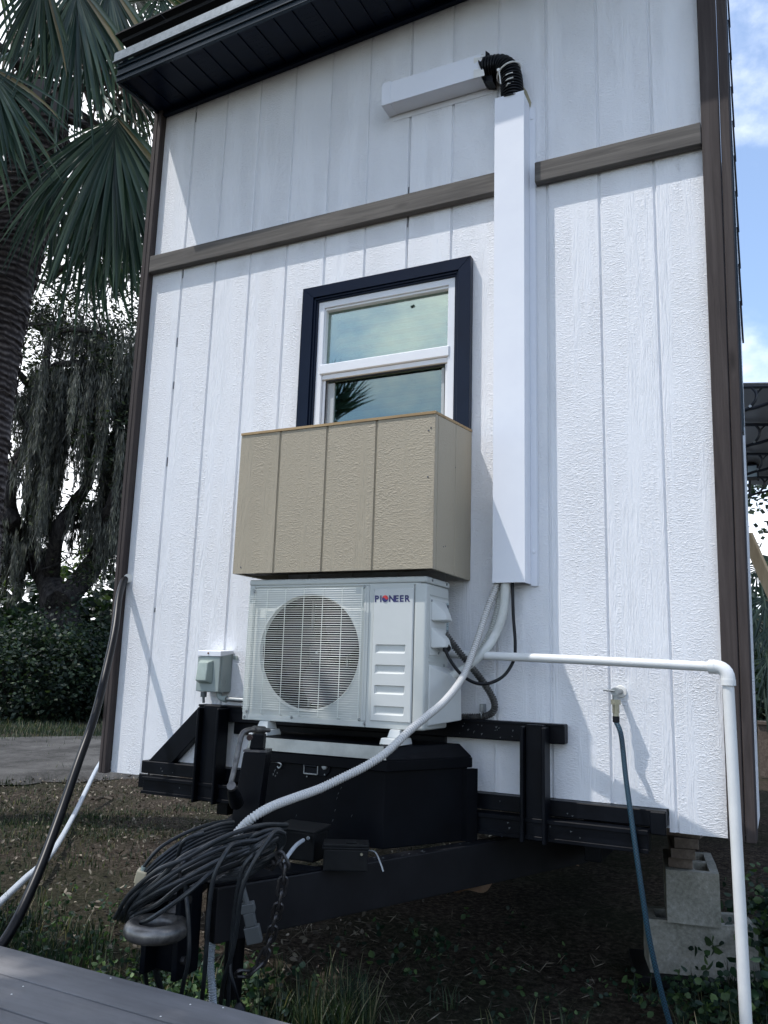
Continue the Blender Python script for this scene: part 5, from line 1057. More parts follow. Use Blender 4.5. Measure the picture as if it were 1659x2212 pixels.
q = MB(); c0, c1_ = Py(1584, 829, y0_), Py(1720, 827, y0_); q.hexa([c0+Vector((0, 0, -0.002)), c1_+Vector((0, 0, -0.002)), c1_+Vector((0, 1.95, -0.002)), c0+Vector((0, 1.95, -0.002))], [c0+Vector((0, 0, 0.004)), c1_+Vector((0, 0, 0.004)), c1_+Vector((0, 1.95, 0.004)), c0+Vector((0, 1.95, 0.004))]); q.build('awning_sheet', M['awning_panel'], aw)
ln = thing('wall_lantern', 'small black wall lantern with frosted glass under the scrolled awning', 'lantern', Pd(1622, 1025, 4.6))
lc = Pd(1623, 1020, 4.6); w_ = 0.033
q = MB(); q.box(lc.x-w_, lc.x+w_, lc.y-w_, lc.y+w_, lc.z-0.035, lc.z+0.03); q.build('glass_body', M['lantern_glass'], ln)
q = MB()
for sx_, sy_ in ((-1, -1), (1, -1), (1, 1), (-1, 1)): q.box(lc.x+sx_*w_-0.004, lc.x+sx_*w_+0.004, lc.y+sy_*w_-0.004, lc.y+sy_*w_+0.004, lc.z-0.045, lc.z+0.034)
q.box(lc.x-w_-0.006, lc.x+w_+0.006, lc.y-w_-0.006, lc.y+w_+0.006, lc.z-0.040, lc.z-0.0355); q.build('lantern_cage', M['black_iron'], ln)
q = MB(); q.hexa([lc+Vector((a__*0.042, b__*0.042, 0.031)) for a__, b__ in ((-1, -1), (1, -1), (1, 1), (-1, 1))], [lc+Vector((a__*0.008, b__*0.008, 0.058)) for a__, b__ in ((-1, -1), (1, -1), (1, 1), (-1, 1))]); q.tube(ring_path(lc+Vector((0, 0, 0.074)), 0.013, 14, (1, 0, 0), (0, 0, 1)), 0.0025, 5, closed=True); q.build('lantern_roof', M['black_iron'], ln)
q = MB(); q.tube(cat_path([lc+Vector((-0.10, 0, -0.01)), lc+Vector((-0.06, 0, -0.005)), lc+Vector((-0.035, 0, 0.03))], 6), 0.008, 6); q.box(lc.x-0.115, lc.x-0.09, lc.y-0.03, lc.y+0.03, lc.z-0.05, lc.z+0.05); q.build('lantern_arm', M['black_iron'], ln)
pk_ = thing('leaning_plank', 'pale raw lumber plank leaning in front of the trees beyond the right corner', 'plank', Pd(1640, 1300, 5.0))
q = MB(); a1_, a2_ = Pd(1613, 1155, 5.2), Pd(1690, 1330, 5.0); t_ = (a2_-a1_).normalized(); s1 = t_.cross(_f).normalized(); s2 = t_.cross(s1)
obox(q, (a1_+a2_)/2+t_*0.35, (s1*0.7+s2*0.7).normalized(), (s1*0.7-s2*0.7).normalized(), t_, 0.034, 0.019, (a2_-a1_).length/2+0.35); q.build('plank', M['raw_wood'], pk_, bevel=0.002, seg=1)
pb = thing('garden_box', 'weathered wooden raised box beside the house under the trees at right', 'planter', Pz(1650, 1640, 0))
q = MB(); b__ = Pz(1640, 1640, 0.2); q.box(b__.x, b__.x+1.6, b__.y, b__.y+0.05, 0.0, 0.62); q.build('side_board', M['crib_wood'], pb)
q = MB(); q.box(b__.x, b__.x+1.6, b__.y-0.03, b__.y+0.12, 0.622, 0.66); q.build('top_rail', M['crib_wood'], pb)

# strap on the ground under the trailer
st = [(953, 1905), (950, 1888), (966, 1880), (985, 1895), (975, 1915), (965, 1925), (990, 1932), (1020, 1932), (1045, 1925), (1060, 1905), (1090, 1885), (1130, 1870), (1180, 1868), (1220, 1872), (1245, 1876)]
sp = cat_path([Pz(px, py, 0.03+0.02*math.sin(i_*1.3)) for i_, (px, py) in enumerate(st)], 6); q = MB(); W_ = 0.024
for i_ in range(len(sp)):
    tt = (sp[min(i_+1, len(sp)-1)]-sp[max(i_-1, 0)]).normalized(); s_ = tt.cross(Vector((0, 0, 1))).normalized(); tw = 0.9*math.sin(i_*0.23); wv_ = s_*math.cos(tw)+Vector((0, 0, 1))*math.sin(tw)
    q.v += [tuple(sp[i_]+wv_*W_+Vector((0, 0, 0.02))), tuple(sp[i_]-wv_*W_+Vector((0, 0, 0.02)))]
for i_ in range(len(sp)-1): q.f.append((2*i_, 2*i_+1, 2*i_+3, 2*i_+2))
o = q.build('webbing_strap', M['strap'], None, smooth=True); md = o.modifiers.new('thickness', 'SOLIDIFY'); md.thickness = 0.003
tag(o, 'faded orange webbing strap lying twisted on the dark ground under the trailer', 'strap')

# ================================================================== VEGETATION
def leaves(name, C, size, mat, parent=None, aspect=0.5, droop=0.0, kind=None, oval=False):
    """a folded diamond leaf at each centre"""
    n_ = len(C); th = rng.uniform(0, 2*np.pi, n_); ph = rng.uniform(-0.9, 0.6, n_)-droop
    d = np.stack([np.cos(th)*np.cos(ph), np.sin(th)*np.cos(ph), np.sin(ph)], -1); r_ = rng.normal(size=(n_, 3)); s = np.cross(d, r_); s /= np.linalg.norm(s, axis=1)[:, None]
    sz = size*rng.uniform(0.6, 1.35, n_)[:, None]; a = C-d*sz*0.5; b = C+d*sz*0.5; w_ = s*sz*aspect*0.5
    if oval:
        nr = np.cross(d, s)*sz*0.10; V = np.stack([a, C-d*sz*0.22+w_*0.95+nr, C+d*sz*0.16+w_*0.9+nr, b, C+d*sz*0.16-w_*0.9+nr, C-d*sz*0.22-w_*0.95+nr], 1).reshape(-1, 3); k_ = np.arange(n_)[:, None]*6
        F = np.concatenate([k_+np.array([[0, 1, 2, 3]]), k_+np.array([[0, 3, 4, 5]])])
    else: V = np.stack([a, C+w_, b, C-w_], 1).reshape(-1, 3); F = np.arange(n_*4).reshape(-1, 4)
    o = rawmesh(name, V, F, mat, parent)
    if kind: o['kind'] = kind
    return o
def blob(c, rad, n_, clump=10, cs=0.18):
    """leaf centres in clumps through an ellipsoid's volume, denser outside"""
    m = max(1, n_//clump); d = rng.normal(size=(m, 3)); d /= np.linalg.norm(d, axis=1)[:, None]
    rr = rng.uniform(0.35, 1.0, m)**0.6; cc = np.array(c)+d*rr[:, None]*np.array(rad)*(1+0.18*np.sin(d[:, :1]*7+d[:, 1:2]*5))
    P = np.repeat(cc, clump, 0); return P+rng.normal(size=P.shape)*cs
# fan palm frond: costa, then blades in a folded fan
def frond(hub, direction, up, size, nbl, spread, mat, parent, droop=0.5, tipdroop=0.6, name='frond'):
    hub = np.array(hub, float); D = np.array(direction, float); D /= np.linalg.norm(D); U = np.array(up, float); U -= D*U.dot(D); U /= np.linalg.norm(U); Sx = np.cross(D, U)
    V = []; F = []; K = 7
    for k in range(nbl):
        f = (k/(nbl-1)-0.5)*2; a = f*spread+rng.normal()*0.03; dr = D*math.cos(a)+Sx*math.sin(a)+U*(0.10*math.cos(k*2.9)); dr /= np.linalg.norm(dr)
        L0 = size*(0.78+0.22*math.cos(a*0.9))*rng.uniform(0.74, 1.10); base = hub+D*size*0.16*(1-abs(f)); pos = base.copy(); d = dr.copy(); w0 = size*0.0165
        dp = droop*rng.uniform(0.6, 1.3); o = len(V)
        sd = np.cross(d, U); sd /= np.linalg.norm(sd)
        for j in range(K+1):
            s = j/K; w_ = w0*(0.35+1.0*min(1, s*3))*(1-s)**0.65 if s > 0.33 else w0*(0.35+1.9*s)
            nrm = np.cross(sd, d); nrm /= np.linalg.norm(nrm)
            V += [pos-sd*w_+nrm*w_*0.45, pos, pos+sd*w_+nrm*w_*0.45]
            g = dp*(0.04+0.28*s**1.5*tipdroop); d = d+np.array((0, 0, -1.0))*g; d /= np.linalg.norm(d); pos = pos+d*L0/K
        for j in range(K):
            q = o+j*3; F += [(q, q+1, q+4, q+3), (q+1, q+2, q+5, q+4)]
    return rawmesh(name, np.array(V), np.array(F), mat, parent)
def vv(p): return np.array((p.x, p.y, p.z))

# --- palm at the left
pt = thing('palm_tree', 'tall sabal palm at the left edge with big fan fronds hanging by the roof', 'palm tree', Pz(-60, 1640, 0))
tp = [(105, 190, 6.1), (88, 300, 6.1), (58, 420, 6.1), (25, 540, 6.1), (-8, 680, 6.1), (-35, 850, 6.1), (-60, 1100, 6.1), (-80, 1400, 6.1)]
tpts = [Pd(*p) for p in tp]; last = tpts[-1].copy(); last.z = -0.1; tpts.append(last)
tpath = cat_path(tpts, 10); q = MB(); rs_ = [0.150+0.06*min(1, k/30)+0.008*random.random() for k in range(len(tpath))]; q.tube(tpath, rs_, 20); q.build('trunk', M['palmbark'], pt, smooth=True)
# leaf-base scars as geometry
q = MB()
for k in range(3, len(tpath)-1):
    for s in range(3):
        c_ = tpath[k].lerp(tpath[k+1], random.random()); rr = rs_[k]-0.002
        for j in range(6):
            a0_ = random.uniform(0, 6.28); w_ = random.uniform(0.25, 1.0); z_ = random.uniform(-0.04, 0.04)
            pts = [c_+Vector((math.cos(a0_+w_*i_/4)*(rr+0.010), math.sin(a0_+w_*i_/4)*(rr+0.010), z_+0.010*math.sin(i_*1.5+a0_))) for i_ in range(5)]
            q.tube(pts, [0.002, 0.006, 0.008, 0.006, 0.002], 4)
o = q.build('bark_ridges', M['palmbark'], pt); o['kind'] = 'stuff'
crown = Pd(112, 120, 6.1)
# named big fronds read from the photo: hub, tip, size
def petiole(a, b, r=0.012):
    m_ = (a+b)/2+Vector((0, 0, (a-b).length*0.06)); q = MB(); q.tube(cat_path([a, m_, b], 8), r, 8); q.build('petiole', M['petiole'], pt, smooth=True)
fr = [ # hub px, tip px, hub depth, spread, n
    ((254, 250, 5.25), (215, 600), 5.1, 0.82, 46, crown), ((238, 262, 5.45), (130, 480), 5.35, 0.75, 34, crown),
    ((165, -40, 5.0), (175, 270), 4.9, 0.62, 40, crown), ((235, -45, 5.2), (255, 220), 5.1, 0.55, 30, crown), ((95, -60, 4.9), (40, 190), 4.9, 0.6, 30, crown),
    ((-25, 140, 4.9), (50, 360), 4.8, 0.75, 34, crown), ((-60, 160, 5.0), (-10, 420), 4.8, 0.6, 28, crown),
    ((318, 292, 6.2), (262, 330), 6.2, 1.2, 26, crown), ((288, 175, 6.3), (300, 330), 6.3, 0.7, 26, crown), ((345, -20, 6.6), (370, 130), 6.6, 0.9, 22, crown),
    ((120, 360, 5.8), (110, 600), 5.7, 0.7, 30, crown), ((185, 400, 5.9), (235, 690), 5.8, 0.65, 34, crown), ((280, 380, 5.8), (255, 660), 5.7, 0.6, 30, crown)]
for (hx, hy, hd_), (tx, ty), td, spd, nb, cr_ in fr:
    h = Pd(hx, hy, hd_); t_ = Pd(tx, ty, td); ln_ = (t_-h).length
    petiole(cr_, h) if hy < 300 else petiole(h+Vector((-0.25, 0.1, 0.75)), h, 0.009)
    frond(vv(h), vv(t_-h), vv(-_f+Vector((0, 0, 0.25))), ln_, nb, spd, M['palm'], pt, 0.42, 1.25)
# rest of the crown out of frame and up
for k in range(22):
    a_ = k*2.4; el_ = random.uniform(-0.2, 1.1); d = Vector((math.cos(a_)*math.cos(el_), math.sin(a_)*math.cos(el_), math.sin(el_)))
    if d.y < -0.1 and d.x > 0.2: continue
    h = crown+Vector((0, 0, 0.5))+d*random.uniform(0.9, 1.4); 
    petiole(crown+Vector((0, 0, 0.3)), h); frond(vv(h), vv(d+Vector((0, 0, -0.3))), (0, 0, 1), 1.1, 24, 0.9, M['palm'], pt, 0.6, 0.9)
# dead fronds and old leaf bases under the crown
for px, py, sp_ in ((60, 130, 0.8), (150, 120, 0.6), (215, 130, 0.7), (290, 110, 0.6), (330, 60, 0.6), (20, 60, 0.7), (190, 60, 0.6), (90, 30, 0.5)):
    h = Pd(px, py, 6.3); frond(vv(h), vv(Vector((random.uniform(-0.4, 0.5), 0.1, -0.5))), vv(-_f), 0.75, 18, sp_, M['deadpalm'], pt, 0.5, 1.0, 'dead_frond')
for k in range(16):
    a_ = k*1.1; q = MB(); r0 = 0.15; b0_ = crown+Vector((math.cos(a_)*r0, math.sin(a_)*r0, -0.15-0.03*k)); tip = b0_+Vector((math.cos(a_)*0.30, math.sin(a_)*0.30, 0.26-0.03*k)); sd_ = Vector((-math.sin(a_), math.cos(a_), 0))*0.045
    q.hexa([b0_-sd_, b0_+sd_, b0_+sd_+Vector((0, 0, 0.05)), b0_-sd_+Vector((0, 0, 0.05))], [tip-sd_*0.5, tip+sd_*0.5, tip+sd_*0.5+Vector((0, 0, 0.015)), tip-sd_*0.5+Vector((0, 0, 0.015))]); q.build('leaf_base', M['palmbark'], pt)
for (ax_, ay_), (bx_, by_), w_ in (((85, 170), (78, 240), 12), ((130, 180), (126, 275), 15), ((152, 170), (152, 235), 9)):
    a__ = Pd(ax_, ay_, 5.7); b__ = Pd(bx_, by_, 5.7); sd_ = _r*(w_*5.7/FPX); q = MB(); q.hexa([a__-sd_, a__+sd_, a__+sd_*0.9+_f*0.02, a__-sd_*0.9+_f*0.02], [b__-sd_*0.9, b__+sd_*0.6, b__+sd_*0.6+_f*0.012, b__-sd_*0.9+_f*0.012]); q.build('old_sheath', newmat('weathered_sheath', (0.13, 0.115, 0.115), 0.9)[0], pt, bevel=0.004)

# --- live oak with moss
ok = thing('live_oak', 'dark live oak hung with grey spanish moss behind the hedge at left', 'tree', Pz(135, 1590, 0))
OD = 17.5
def opx(px, py, t=OD): return Pd(px, py, t)
OS = OD/13.5
limbs = [([(138, 1600), (135, 1480), (130, 1370), (128, 1290)], 0.42, 0.36), ([(128, 1300), (90, 1230), (50, 1165), (20, 1120), (-30, 1080), (-60, 1000)], 0.26, 0.13), ([(130, 1300), (180, 1250), (215, 1190), (235, 1120), (255, 1060), (290, 990)], 0.24, 0.10),
         ([(110, 1260), (125, 1150), (160, 1090), (190, 1040), (195, 960), (188, 880), (210, 760)], 0.15, 0.06), ([(40, 1150), (20, 1080), (30, 1010), (70, 940), (95, 880), (100, 780), (110, 700)], 0.13, 0.05),
         ([(90, 870), (110, 800), (150, 785), (220, 790), (300, 800)], 0.08, 0.04), ([(70, 700), (110, 720), (160, 712), (220, 720)], 0.06, 0.03), ([(100, 900), (60, 830), (20, 790), (-40, 770)], 0.08, 0.04), ([(190, 900), (140, 890), (90, 905)], 0.06, 0.03),
         ([(200, 1000), (250, 930), (290, 860), (310, 760)], 0.07, 0.03), ([(0, 1100), (-30, 900), (-20, 700), (40, 560)], 0.14, 0.05), ([(150, 1100), (120, 1180), (60, 1200)], 0.05, 0.03), ([(110, 600), (170, 560), (260, 540), (330, 500)], 0.07, 0.03), ([(-20, 640), (60, 600), (140, 640)], 0.05, 0.02)]
q = MB()
for pts, r0, r1 in limbs:
    P_ = cat_path([opx(px, py, OD+0.6*math.sin(i_*1.7+r0*20)) for i_, (px, py) in enumerate(pts)], 5); n_ = len(P_); q.tube(P_, [(r0+(r1-r0)*k/(n_-1)+0.02*r0*math.sin(k*1.3)*3)*1.15 for k in range(n_)], 9)
q.build('trunk', M['bark'], ok, smooth=True)
# twigs
q = MB()
for k in range(170):
    pts, r0, r1 = random.choice(limbs[1:]); (px, py) = random.choice(pts[1:]); p = opx(px, py, OD+random.uniform(-0.6, 0.8)); path = [p]; d = Vector((random.uniform(-1, 1), random.uniform(-1, 1), random.uniform(-0.5, 0.7)))
    for j in range(4): d = (d+Vector((random.uniform(-.5, .5), random.uniform(-.5, .5), random.uniform(-.35, .35)))).normalized(); path.append(path[-1]+d*random.uniform(0.2, 0.45))
    q.tube(path, [0.022, 0.017, 0.012, 0.008, 0.004], 5)
o = q.build('twigs', M['bark'], ok); o['kind'] = 'stuff'
C = []
for px, py, rx, rz_, n_ in ((60, 720, 1.0, 0.35, 900), (150, 700, 0.9, 0.4, 1000), (250, 640, 1.0, 0.6, 1600), (290, 780, 0.7, 0.6, 1300), (60, 800, 0.8, 0.35, 800), (20, 930, 0.7, 0.6, 900), (200, 860, 0.8, 0.5, 1100), (270, 960, 0.6, 0.7, 1200), (130, 560, 1.1, 0.4, 900), (30, 620, 0.9, 0.4, 700), (250, 480, 1.2, 0.6, 1400), (300, 330, 1.2, 0.9, 1500), (60, 480, 1.2, 0.6, 900), (170, 1090, 0.6, 0.3, 500), (-10, 1200, 0.7, 0.6, 900), (275, 1130, 0.6, 0.8, 1300), (330, 60, 1.5, 0.6, 500), (150, 330, 1.5, 0.8, 900), (240, 1250, 0.6, 0.3, 500)):
    p = opx(px, py, OD+random.uniform(-0.7, 1.2)); C.append(blob(vv(p), (rx*OS, 0.9*OS, rz_*OS), n_, 9, 0.14))
leaves('foliage', np.concatenate(C), 0.105, M['oakleaf'], ok, 0.5, 0.1, 'stuff')
# moss: hanging strips, in curtains along the limbs
MC = []; MD = []
def moss_strand(p, L0):
    n_ = max(4, int(L0*17)); z = np.sort(rng.uniform(0, 1, n_)**0.8)*L0; w_ = 0.045*(1-z/L0*0.75)
    P = np.array(p)+np.stack([rng.normal(size=n_)*w_, rng.normal(size=n_)*w_, -z], -1); MC.append(P)
for (xa, ya), (xb, yb), L0, n_ in (((105, 690), (235, 710), 0.9, 200), ((60, 640), (300, 700), 0.7, 150), ((70, 790), (150, 795), 2.6, 420), ((150, 790), (235, 800), 2.0, 330), ((90, 905), (150, 900), 1.9, 260), ((180, 860), (300, 800), 1.6, 330), ((225, 960), (300, 900), 1.9, 330), ((-10, 800), (60, 860), 0.9, 130), ((-20, 980), (40, 1000), 1.0, 140), ((60, 1030), (120, 1050), 1.3, 260), ((150, 1085), (270, 1070), 0.9, 240), ((-10, 1100), (60, 1170), 1.2, 200), ((200, 560), (320, 520), 0.9, 140), ((20, 1150), (60, 1180), 0.8, 130), ((215, 1140), (290, 1100), 1.0, 200), ((190, 720), (300, 740), 1.3, 220)):
    ncl = 13
    offs = [random.gauss(0, 0.5) for _ in range(ncl)]
    for k in range(int(n_*1.3)):
        i_ = random.randrange(ncl); c = (i_+0.5)/ncl+random.gauss(0, 0.04); p = opx(xa+(xb-xa)*c, ya+(yb-ya)*c+random.uniform(-16, 16), OD+offs[i_]+random.gauss(0, 0.12)); moss_strand((p.x, p.y, p.z), L0*OS*random.uniform(0.3, 1.0)*(0.45+0.55*abs(math.sin(i_*2.1+xa))))
MC = np.concatenate(MC); n_ = len(MC); d = np.stack([rng.normal(size=n_)*0.16, rng.normal(size=n_)*0.16, -np.ones(n_)], -1); r_ = rng.normal(size=(n_, 3)); sd_ = np.cross(d, r_); sd_ /= np.linalg.norm(sd_, axis=1)[:, None]
sz = rng.uniform(0.10, 0.26, n_)[:, None]; w_ = sd_*rng.uniform(0.006, 0.015, n_)[:, None]
V = np.stack([MC, MC+d*sz*0.5+w_, MC+d*sz, MC+d*sz*0.5-w_], 1).reshape(-1, 3)
o = rawmesh('moss', V, np.arange(n_*4).reshape(-1, 4), M['moss'], ok); o['kind'] = 'stuff'
# leaves behind the oak have sunlight put into their colour
# --- hedge and undergrowth
def bush(name, label, cat, c, rad, n_, mat, size=0.085, group=None, extra=None):
    t_ = thing(name, label, cat, (c[0], c[1], 0), group); P_ = blob(c, rad, n_, 10, 0.12); P_ = P_[P_[:, 2] > 0.02]; o = leaves('foliage', P_, size, mat, t_, 0.55, 0.1, 'stuff')
    q = MB()
    for k in range(12):
        a_ = random.uniform(0, 6.28); e_ = Vector(c)+Vector((math.cos(a_)*rad[0]*0.7, math.sin(a_)*rad[1]*0.7, random.uniform(0, rad[2]*0.7))); q.tube([(c[0]+random.uniform(-.2, .2), c[1]+random.uniform(-.2, .2), 0), ((c[0]+e_.x)/2, (c[1]+e_.y)/2, e_.z*0.6), e_], [0.03, 0.02, 0.008], 5)
    q.build('stem', M['bark'], t_); return t_
hb = [Pz(px, py, 0) for px, py in ((20, 1566), (110, 1564), (190, 1562), (270, 1560))]
for k, (p, lb) in enumerate(zip(hb, ('leftmost rounded mass of the dark hedge across the path', 'second dark green hedge mass from the left, under the palm trunk', 'third dark hedge mass from the left, under the oak fork', 'dark hedge mass partly hidden by the house corner board'))):
    d = (p-Vector(CAM)); d.z = 0; d.normalize(); c = p+d*1.4; bush('hedge', lb, 'hedge', (c.x, c.y, 0.85), (1.25, 1.1, 1.05+0.22*math.sin(k*2)), 8000, M['hedgeleaf'], 0.10, 'hedge masses across the gravel path')
for px, py, n_ in ((200, 1215, 500), (110, 1235, 350), (205, 1180, 350), (195, 960, 150), (10, 1250, 200)):
    p = opx(px, py, OD+2.2); 
    o = leaves('painted_sunlit_leaves', blob(vv(p), (0.35, 0.3, 0.4), n_, 7, 0.12), 0.12, M['painted_sun_leaf'], ok, 0.6, 0, 'stuff')
# far wood behind everything on both sides
C = []
for k in range(60):
    a_ = -1.45+k*0.049+random.uniform(-.02, .02); rr = random.uniform(21, 27); c = (CAM[0]+math.sin(a_)*rr, CAM[1]+math.cos(a_)*rr, random.uniform(1.0, 2.6))
    C.append(blob(c, (1.6, 1.6, random.uniform(1.4, 2.2)), 1900, 10, 0.35))
o = leaves('far_wood', np.concatenate(C), 0.30, M['hedgeleaf'], None, 0.6, 0.1, 'stuff'); tag(o, 'dark far-off wood closing the view behind the house', 'woodland')
C = []
for k in range(16):
    a_ = 0.02+k*0.03; rr = random.uniform(10, 13); C.append(blob((CAM[0]+math.sin(a_)*rr, CAM[1]+math.cos(a_)*rr, random.uniform(0.8, 4.3)), (0.9, 0.9, 0.9), 1500, 10, 0.2))
o = leaves('thicket', np.concatenate(C), 0.12, M['hedgeleaf'], None, 0.55, 0.1); tag(o, 'dense dark green trees filling the gap beyond the right corner of the house', 'trees', kind='stuff')
pm2 = thing('palmetto', 'small fan palmetto beyond the leaning plank at the right edge', 'palmetto', Pz(1650, 1560, 0))
for px, py, d_, s_ in ((1650, 1290, 6.6, 0.55), (1640, 1220, 6.8, 0.5), (1665, 1350, 6.4, 0.5), (1655, 1420, 6.3, 0.45), (1630, 1330, 7.0, 0.5)):
    h = Pd(px, py, d_); frond(vv(h), vv(Vector((random.uniform(-.5, .5), 0, -0.7))), vv(-_f), s_, 20, 1.4, M['palm'], pm2, 0.5, 0.9); q = MB(); q.tube([h, (h.x+0.1, h.y+0.1, 0)], 0.01, 6); q.build('petiole', M['petiole'], pm2)

# shade tree behind the photographer's left: its crown puts the foreground in shade
stt = thing('shade_tree', 'broad oak behind the photographer whose crown shades the foreground', 'tree', (-5.2, -6.2, 0))
q = MB(); q.tube(cat_path([(-5.2, -6.2, -0.1), (-5.1, -6.0, 2.2), (-4.6, -5.6, 4.2), (-3.6, -5.0, 6.0)], 6), [0.34-0.01*k for k in range(19)], 12)
for e_ in ((-1.0, -3.2, 6.4), (0.2, -4.2, 6.3), (-3.0, -2.8, 6.6), (-2.0, -6.4, 7.0), (-6.5, -4.2, 6.8), (-5.0, -2.9, 6.6)): q.tube(cat_path([(-4.6, -5.6, 4.2), ((-4.6+e_[0])/2, (-5.6+e_[1])/2, 5.6), e_], 6), [0.14-0.009*k for k in range(13)], 7)
q.build('trunk', M['bark'], stt, smooth=True)
C = []
for x_, y_, z_, rx, ry, rz_, n_ in ((-0.9, -3.35, 6.3, 1.15, 1.1, 0.4, 3000), (-2.6, -3.4, 6.4, 1.3, 1.1, 0.45, 3600), (-0.6, -4.9, 6.4, 1.5, 1.1, 0.5, 3800), (-2.6, -5.4, 6.7, 1.6, 1.3, 0.6, 4000), (-4.6, -3.5, 6.6, 1.3, 1.2, 0.5, 2600), (0.75, -3.6, 6.3, 0.8, 1.0, 0.35, 1800), (-6.4, -4.2, 6.9, 1.4, 1.4, 0.6, 2400), (-4.6, -6.6, 7.2, 1.6, 1.4, 0.7, 3000)):
    C.append(blob((x_, y_, z_), (rx, ry, rz_), n_, 9, 0.13))
P_ = np.concatenate(C)
def above(gx, gy, z): return gx-0.4034*z, gy-0.3448*z      # where a sun ray to the ground point passes at height z
keep = np.ones(len(P_), bool)
for gx, gy, gr_ in ((-1.05, 0.55, 0.42), (-1.7, 1.0, 0.3), (-0.2, 0.1, 0.2), (0.78, -0.50, 0.42), (1.12, -0.95, 0.16), (-0.9, 0.4, 0.30), (-2.0, 1.5, 0.5), (-0.6, 1.4, 0.35), (-3.2, 2.3, 0.4), (1.05, -1.30, 0.14), (1.30, -0.55, 0.18), (0.2, -0.4, 0.12)):
    ax_, ay_ = gx-0.4034*P_[:, 2], gy-0.3448*P_[:, 2]; keep &= np.hypot(P_[:, 0]-ax_, P_[:, 1]-ay_) > gr_
leaves('foliage', P_[keep], 0.16, M['oakleaf'], stt, 0.6, 0.1, 'stuff')

gp2 = thing('garden_palm', 'smaller fan palm behind the photographer mirrored in the lower window pane', 'palm tree', (-2.75, -6.1, 0))
q = MB(); q.tube(cat_path([(-2.75, -6.1, -0.1), (-2.7, -6.12, 2.0), (-2.75, -6.05, 3.8)], 8), 0.13, 12); q.build('trunk', M['palmbark'], gp2, smooth=True)
for k in range(26):
    a_ = k*2.4; el_ = -0.5+1.6*((k*0.618) % 1); d = Vector((math.cos(a_)*math.cos(el_), math.sin(a_)*math.cos(el_), math.sin(el_))); h = Vector((-2.75, -6.05, 3.95))+d*0.45
    frond(vv(h), vv(d), (0.1, 0.1, 1), 0.75, 16, 0.85, M['palm'], gp2, 0.4, 0.6); q = MB(); q.tube([(-2.75, -6.05, 3.85), h], 0.012, 5); q.build('petiole', M['petiole'], gp2)
# --- ground cover
def inpoly_house(x, y): return (x > -0.2) & (x < 2.4) & (y > 0.1)
def grass(name, cx, cy, rx, ry, n_, h, mat, label, lean_=0.5, w=0.003, cat='grass'):
    cl = rng.normal(size=(max(1, n_//14), 2))*0.5; P_ = np.repeat(cl, 14, 0); P_ = P_+rng.normal(size=P_.shape)*0.035; x = cx+P_[:, 0]*rx; y = cy+P_[:, 1]*ry; m = len(x)
    th = rng.uniform(0, 6.28, m); hh = h*rng.uniform(0.35, 1.15, m); ln = lean_*rng.uniform(0.2, 1.2, m); V = []; 
    sx_, sy_ = -np.sin(th), np.cos(th); dx, dy = np.cos(th), np.sin(th); L_ = []
    for j, s in enumerate((0, 0.4, 0.75, 1.0)):
        off = hh*ln*s**1.8; z = hh*s*(1-0.25*ln*s); ww = w*(1-s)+0.0004
        L_.append(np.stack([x+dx*off-sx_*ww, y+dy*off-sy_*ww, z-0.01], -1)); L_.append(np.stack([x+dx*off+sx_*ww, y+dy*off+sy_*ww, z-0.01], -1))
    V = np.stack(L_, 1).reshape(-1, 3); b0 = np.arange(m)[:, None]*8; F = np.concatenate([np.stack([b0[:, 0]+2*j, b0[:, 0]+2*j+1, b0[:, 0]+2*j+3, b0[:, 0]+2*j+2], -1) for j in range(3)])
    o = rawmesh(name, V, F, mat); return tag(o, label, cat, kind='stuff')
p = Pz(150, 1960, 0); grass('grass', -0.5, -0.68, 0.9, 0.62, 8500, 0.10, M['grass'], 'dark green grass in the yard beyond the deck')
grass('grass', 0.72, -0.45, 0.42, 0.42, 1900, 0.085, M['grass'], 'pale and green grass tufts below the tow ring', w=0.0022)
grass('grass', 1.22, -0.42, 0.16, 0.22, 700, 0.20, M['grass'], 'tall grass tuft at the bottom edge right of the chain', 0.6)
grass('grass', 2.6, 0.60, 0.32, 0.8, 1900, 0.13, M['grass'], 'grass around the foot of the PVC pipe')
grass('grass', -2.2, 1.5, 2.0, 1.6, 9000, 0.04, M['grass'], 'short sparse grass across the yard at left')
grass('grass', -4.5, 4.2, 0.9, 2.2, 4000, 0.07, M['grass'], 'green grass along the near edge of the gravel path')
e_ = Pz(100, 1578, 0); grass('grass', e_.x, e_.y, 3.5, 3.5, 8000, 0.12, M['grass'], 'rough grass verge between gravel path and hedge', w=0.006)
grass('grass', 1.5, 0.0, 0.9, 0.5, 180, 0.12, M['grass'], 'thin grass in the shade under the tongue')
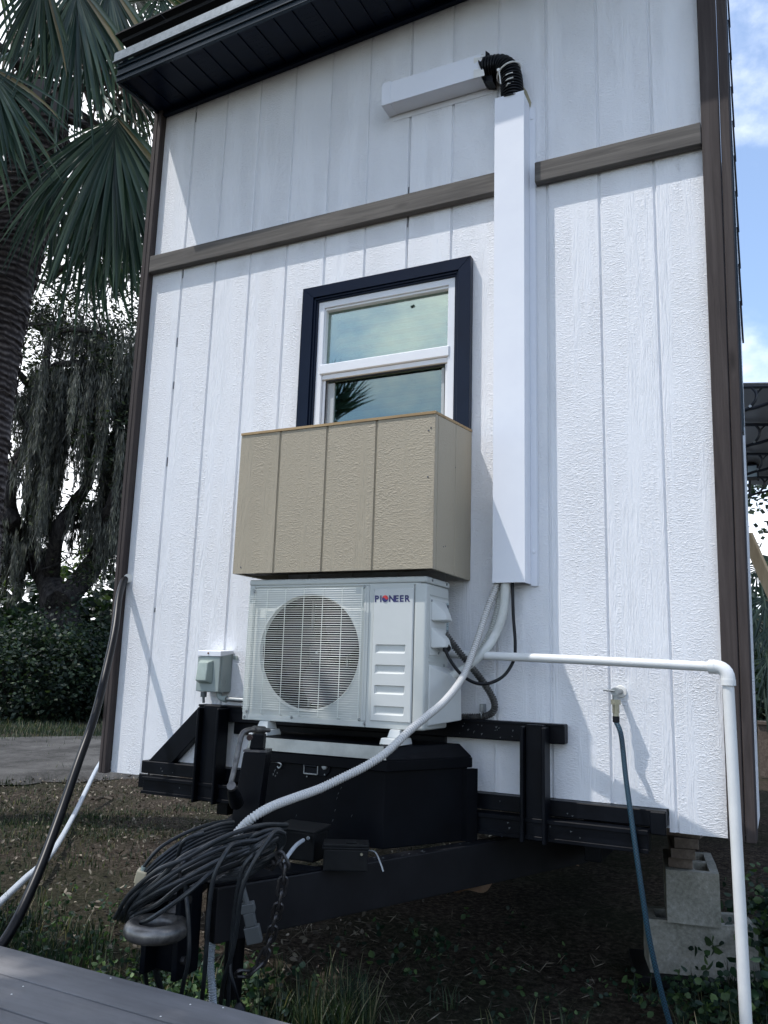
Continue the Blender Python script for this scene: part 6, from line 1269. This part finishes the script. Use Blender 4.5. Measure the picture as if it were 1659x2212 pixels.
def weeds(name, cx, cy, rx, ry, n_, size, h, label):
    x = cx+rng.normal(size=n_)*rx*0.5; y = cy+rng.normal(size=n_)*ry*0.5; z = rng.uniform(0.01, h, n_)
    C_ = np.repeat(np.stack([x, y, z], -1), 5, 0)+rng.normal(size=(n_*5, 3))*size*0.7; C_[:, 2] = np.abs(C_[:, 2]); o = leaves(name, C_, size, M['weed'], None, 0.75, -0.3, 'stuff', oval=True); return tag(o, label, 'weeds')
weeds('ground_weeds', -0.35, -0.62, 1.0, 0.7, 620, 0.021, 0.06, 'low broad-leaved weeds in the dark grass left of the tow ring')
weeds('ground_weeds', 0.72, -0.45, 0.4, 0.36, 330, 0.026, 0.07, 'bright clover-like weeds under the tow ring')
weeds('ground_weeds', 1.75, 0.1, 0.5, 0.30, 26, 0.022, 0.09, 'dark weeds under the trailer tongue')
weeds('ground_weeds', 2.78, 0.95, 0.36, 0.7, 1900, 0.036, 0.28, 'leafy weeds growing against the concrete blocks at right')
weeds('ground_weeds', 2.30, 0.36, 0.24, 0.16, 120, 0.026, 0.10, 'small leafy weeds in front of the dark block pad')
weeds('ground_weeds', 1.2, 0.35, 0.35, 0.4, 36, 0.024, 0.10, 'sparse leafy weeds in the shadow behind the chain')
# litter
n_ = 9000; x = rng.uniform(-5, 0.9, n_); y = rng.uniform(-1.6, 4.5, n_); C_ = np.stack([x, y, rng.uniform(0.0, 0.018, n_)], -1)
o = leaves('leaf_litter', C_, 0.028, M['litter'], None, 0.45, 0, 'stuff', oval=True); tag(o, 'dry leaves and twigs scattered over the sandy soil', 'leaf litter')
n_ = 2200; x = rng.normal(0.8, 0.8, n_); y = rng.normal(0.0, 0.6, n_); C_ = np.stack([x, y, rng.uniform(0.0, 0.018, n_)], -1)
o = leaves('straw', C_, 0.055, M['litter'], None, 0.05, 0, 'stuff'); tag(o, 'dry straw lying on the soil beneath the tongue', 'straw')
# single fallen stick
q = MB(); q.tube(cat_path([Pz(205, 1727, 0.02), Pz(225, 1723, 0.03), Pz(243, 1727, 0.02)], 5), [0.012]*11, 6); tag(q.build('stick', M['litter'], None), 'single pale stick lying on the bare soil below the wall corner', 'stick')
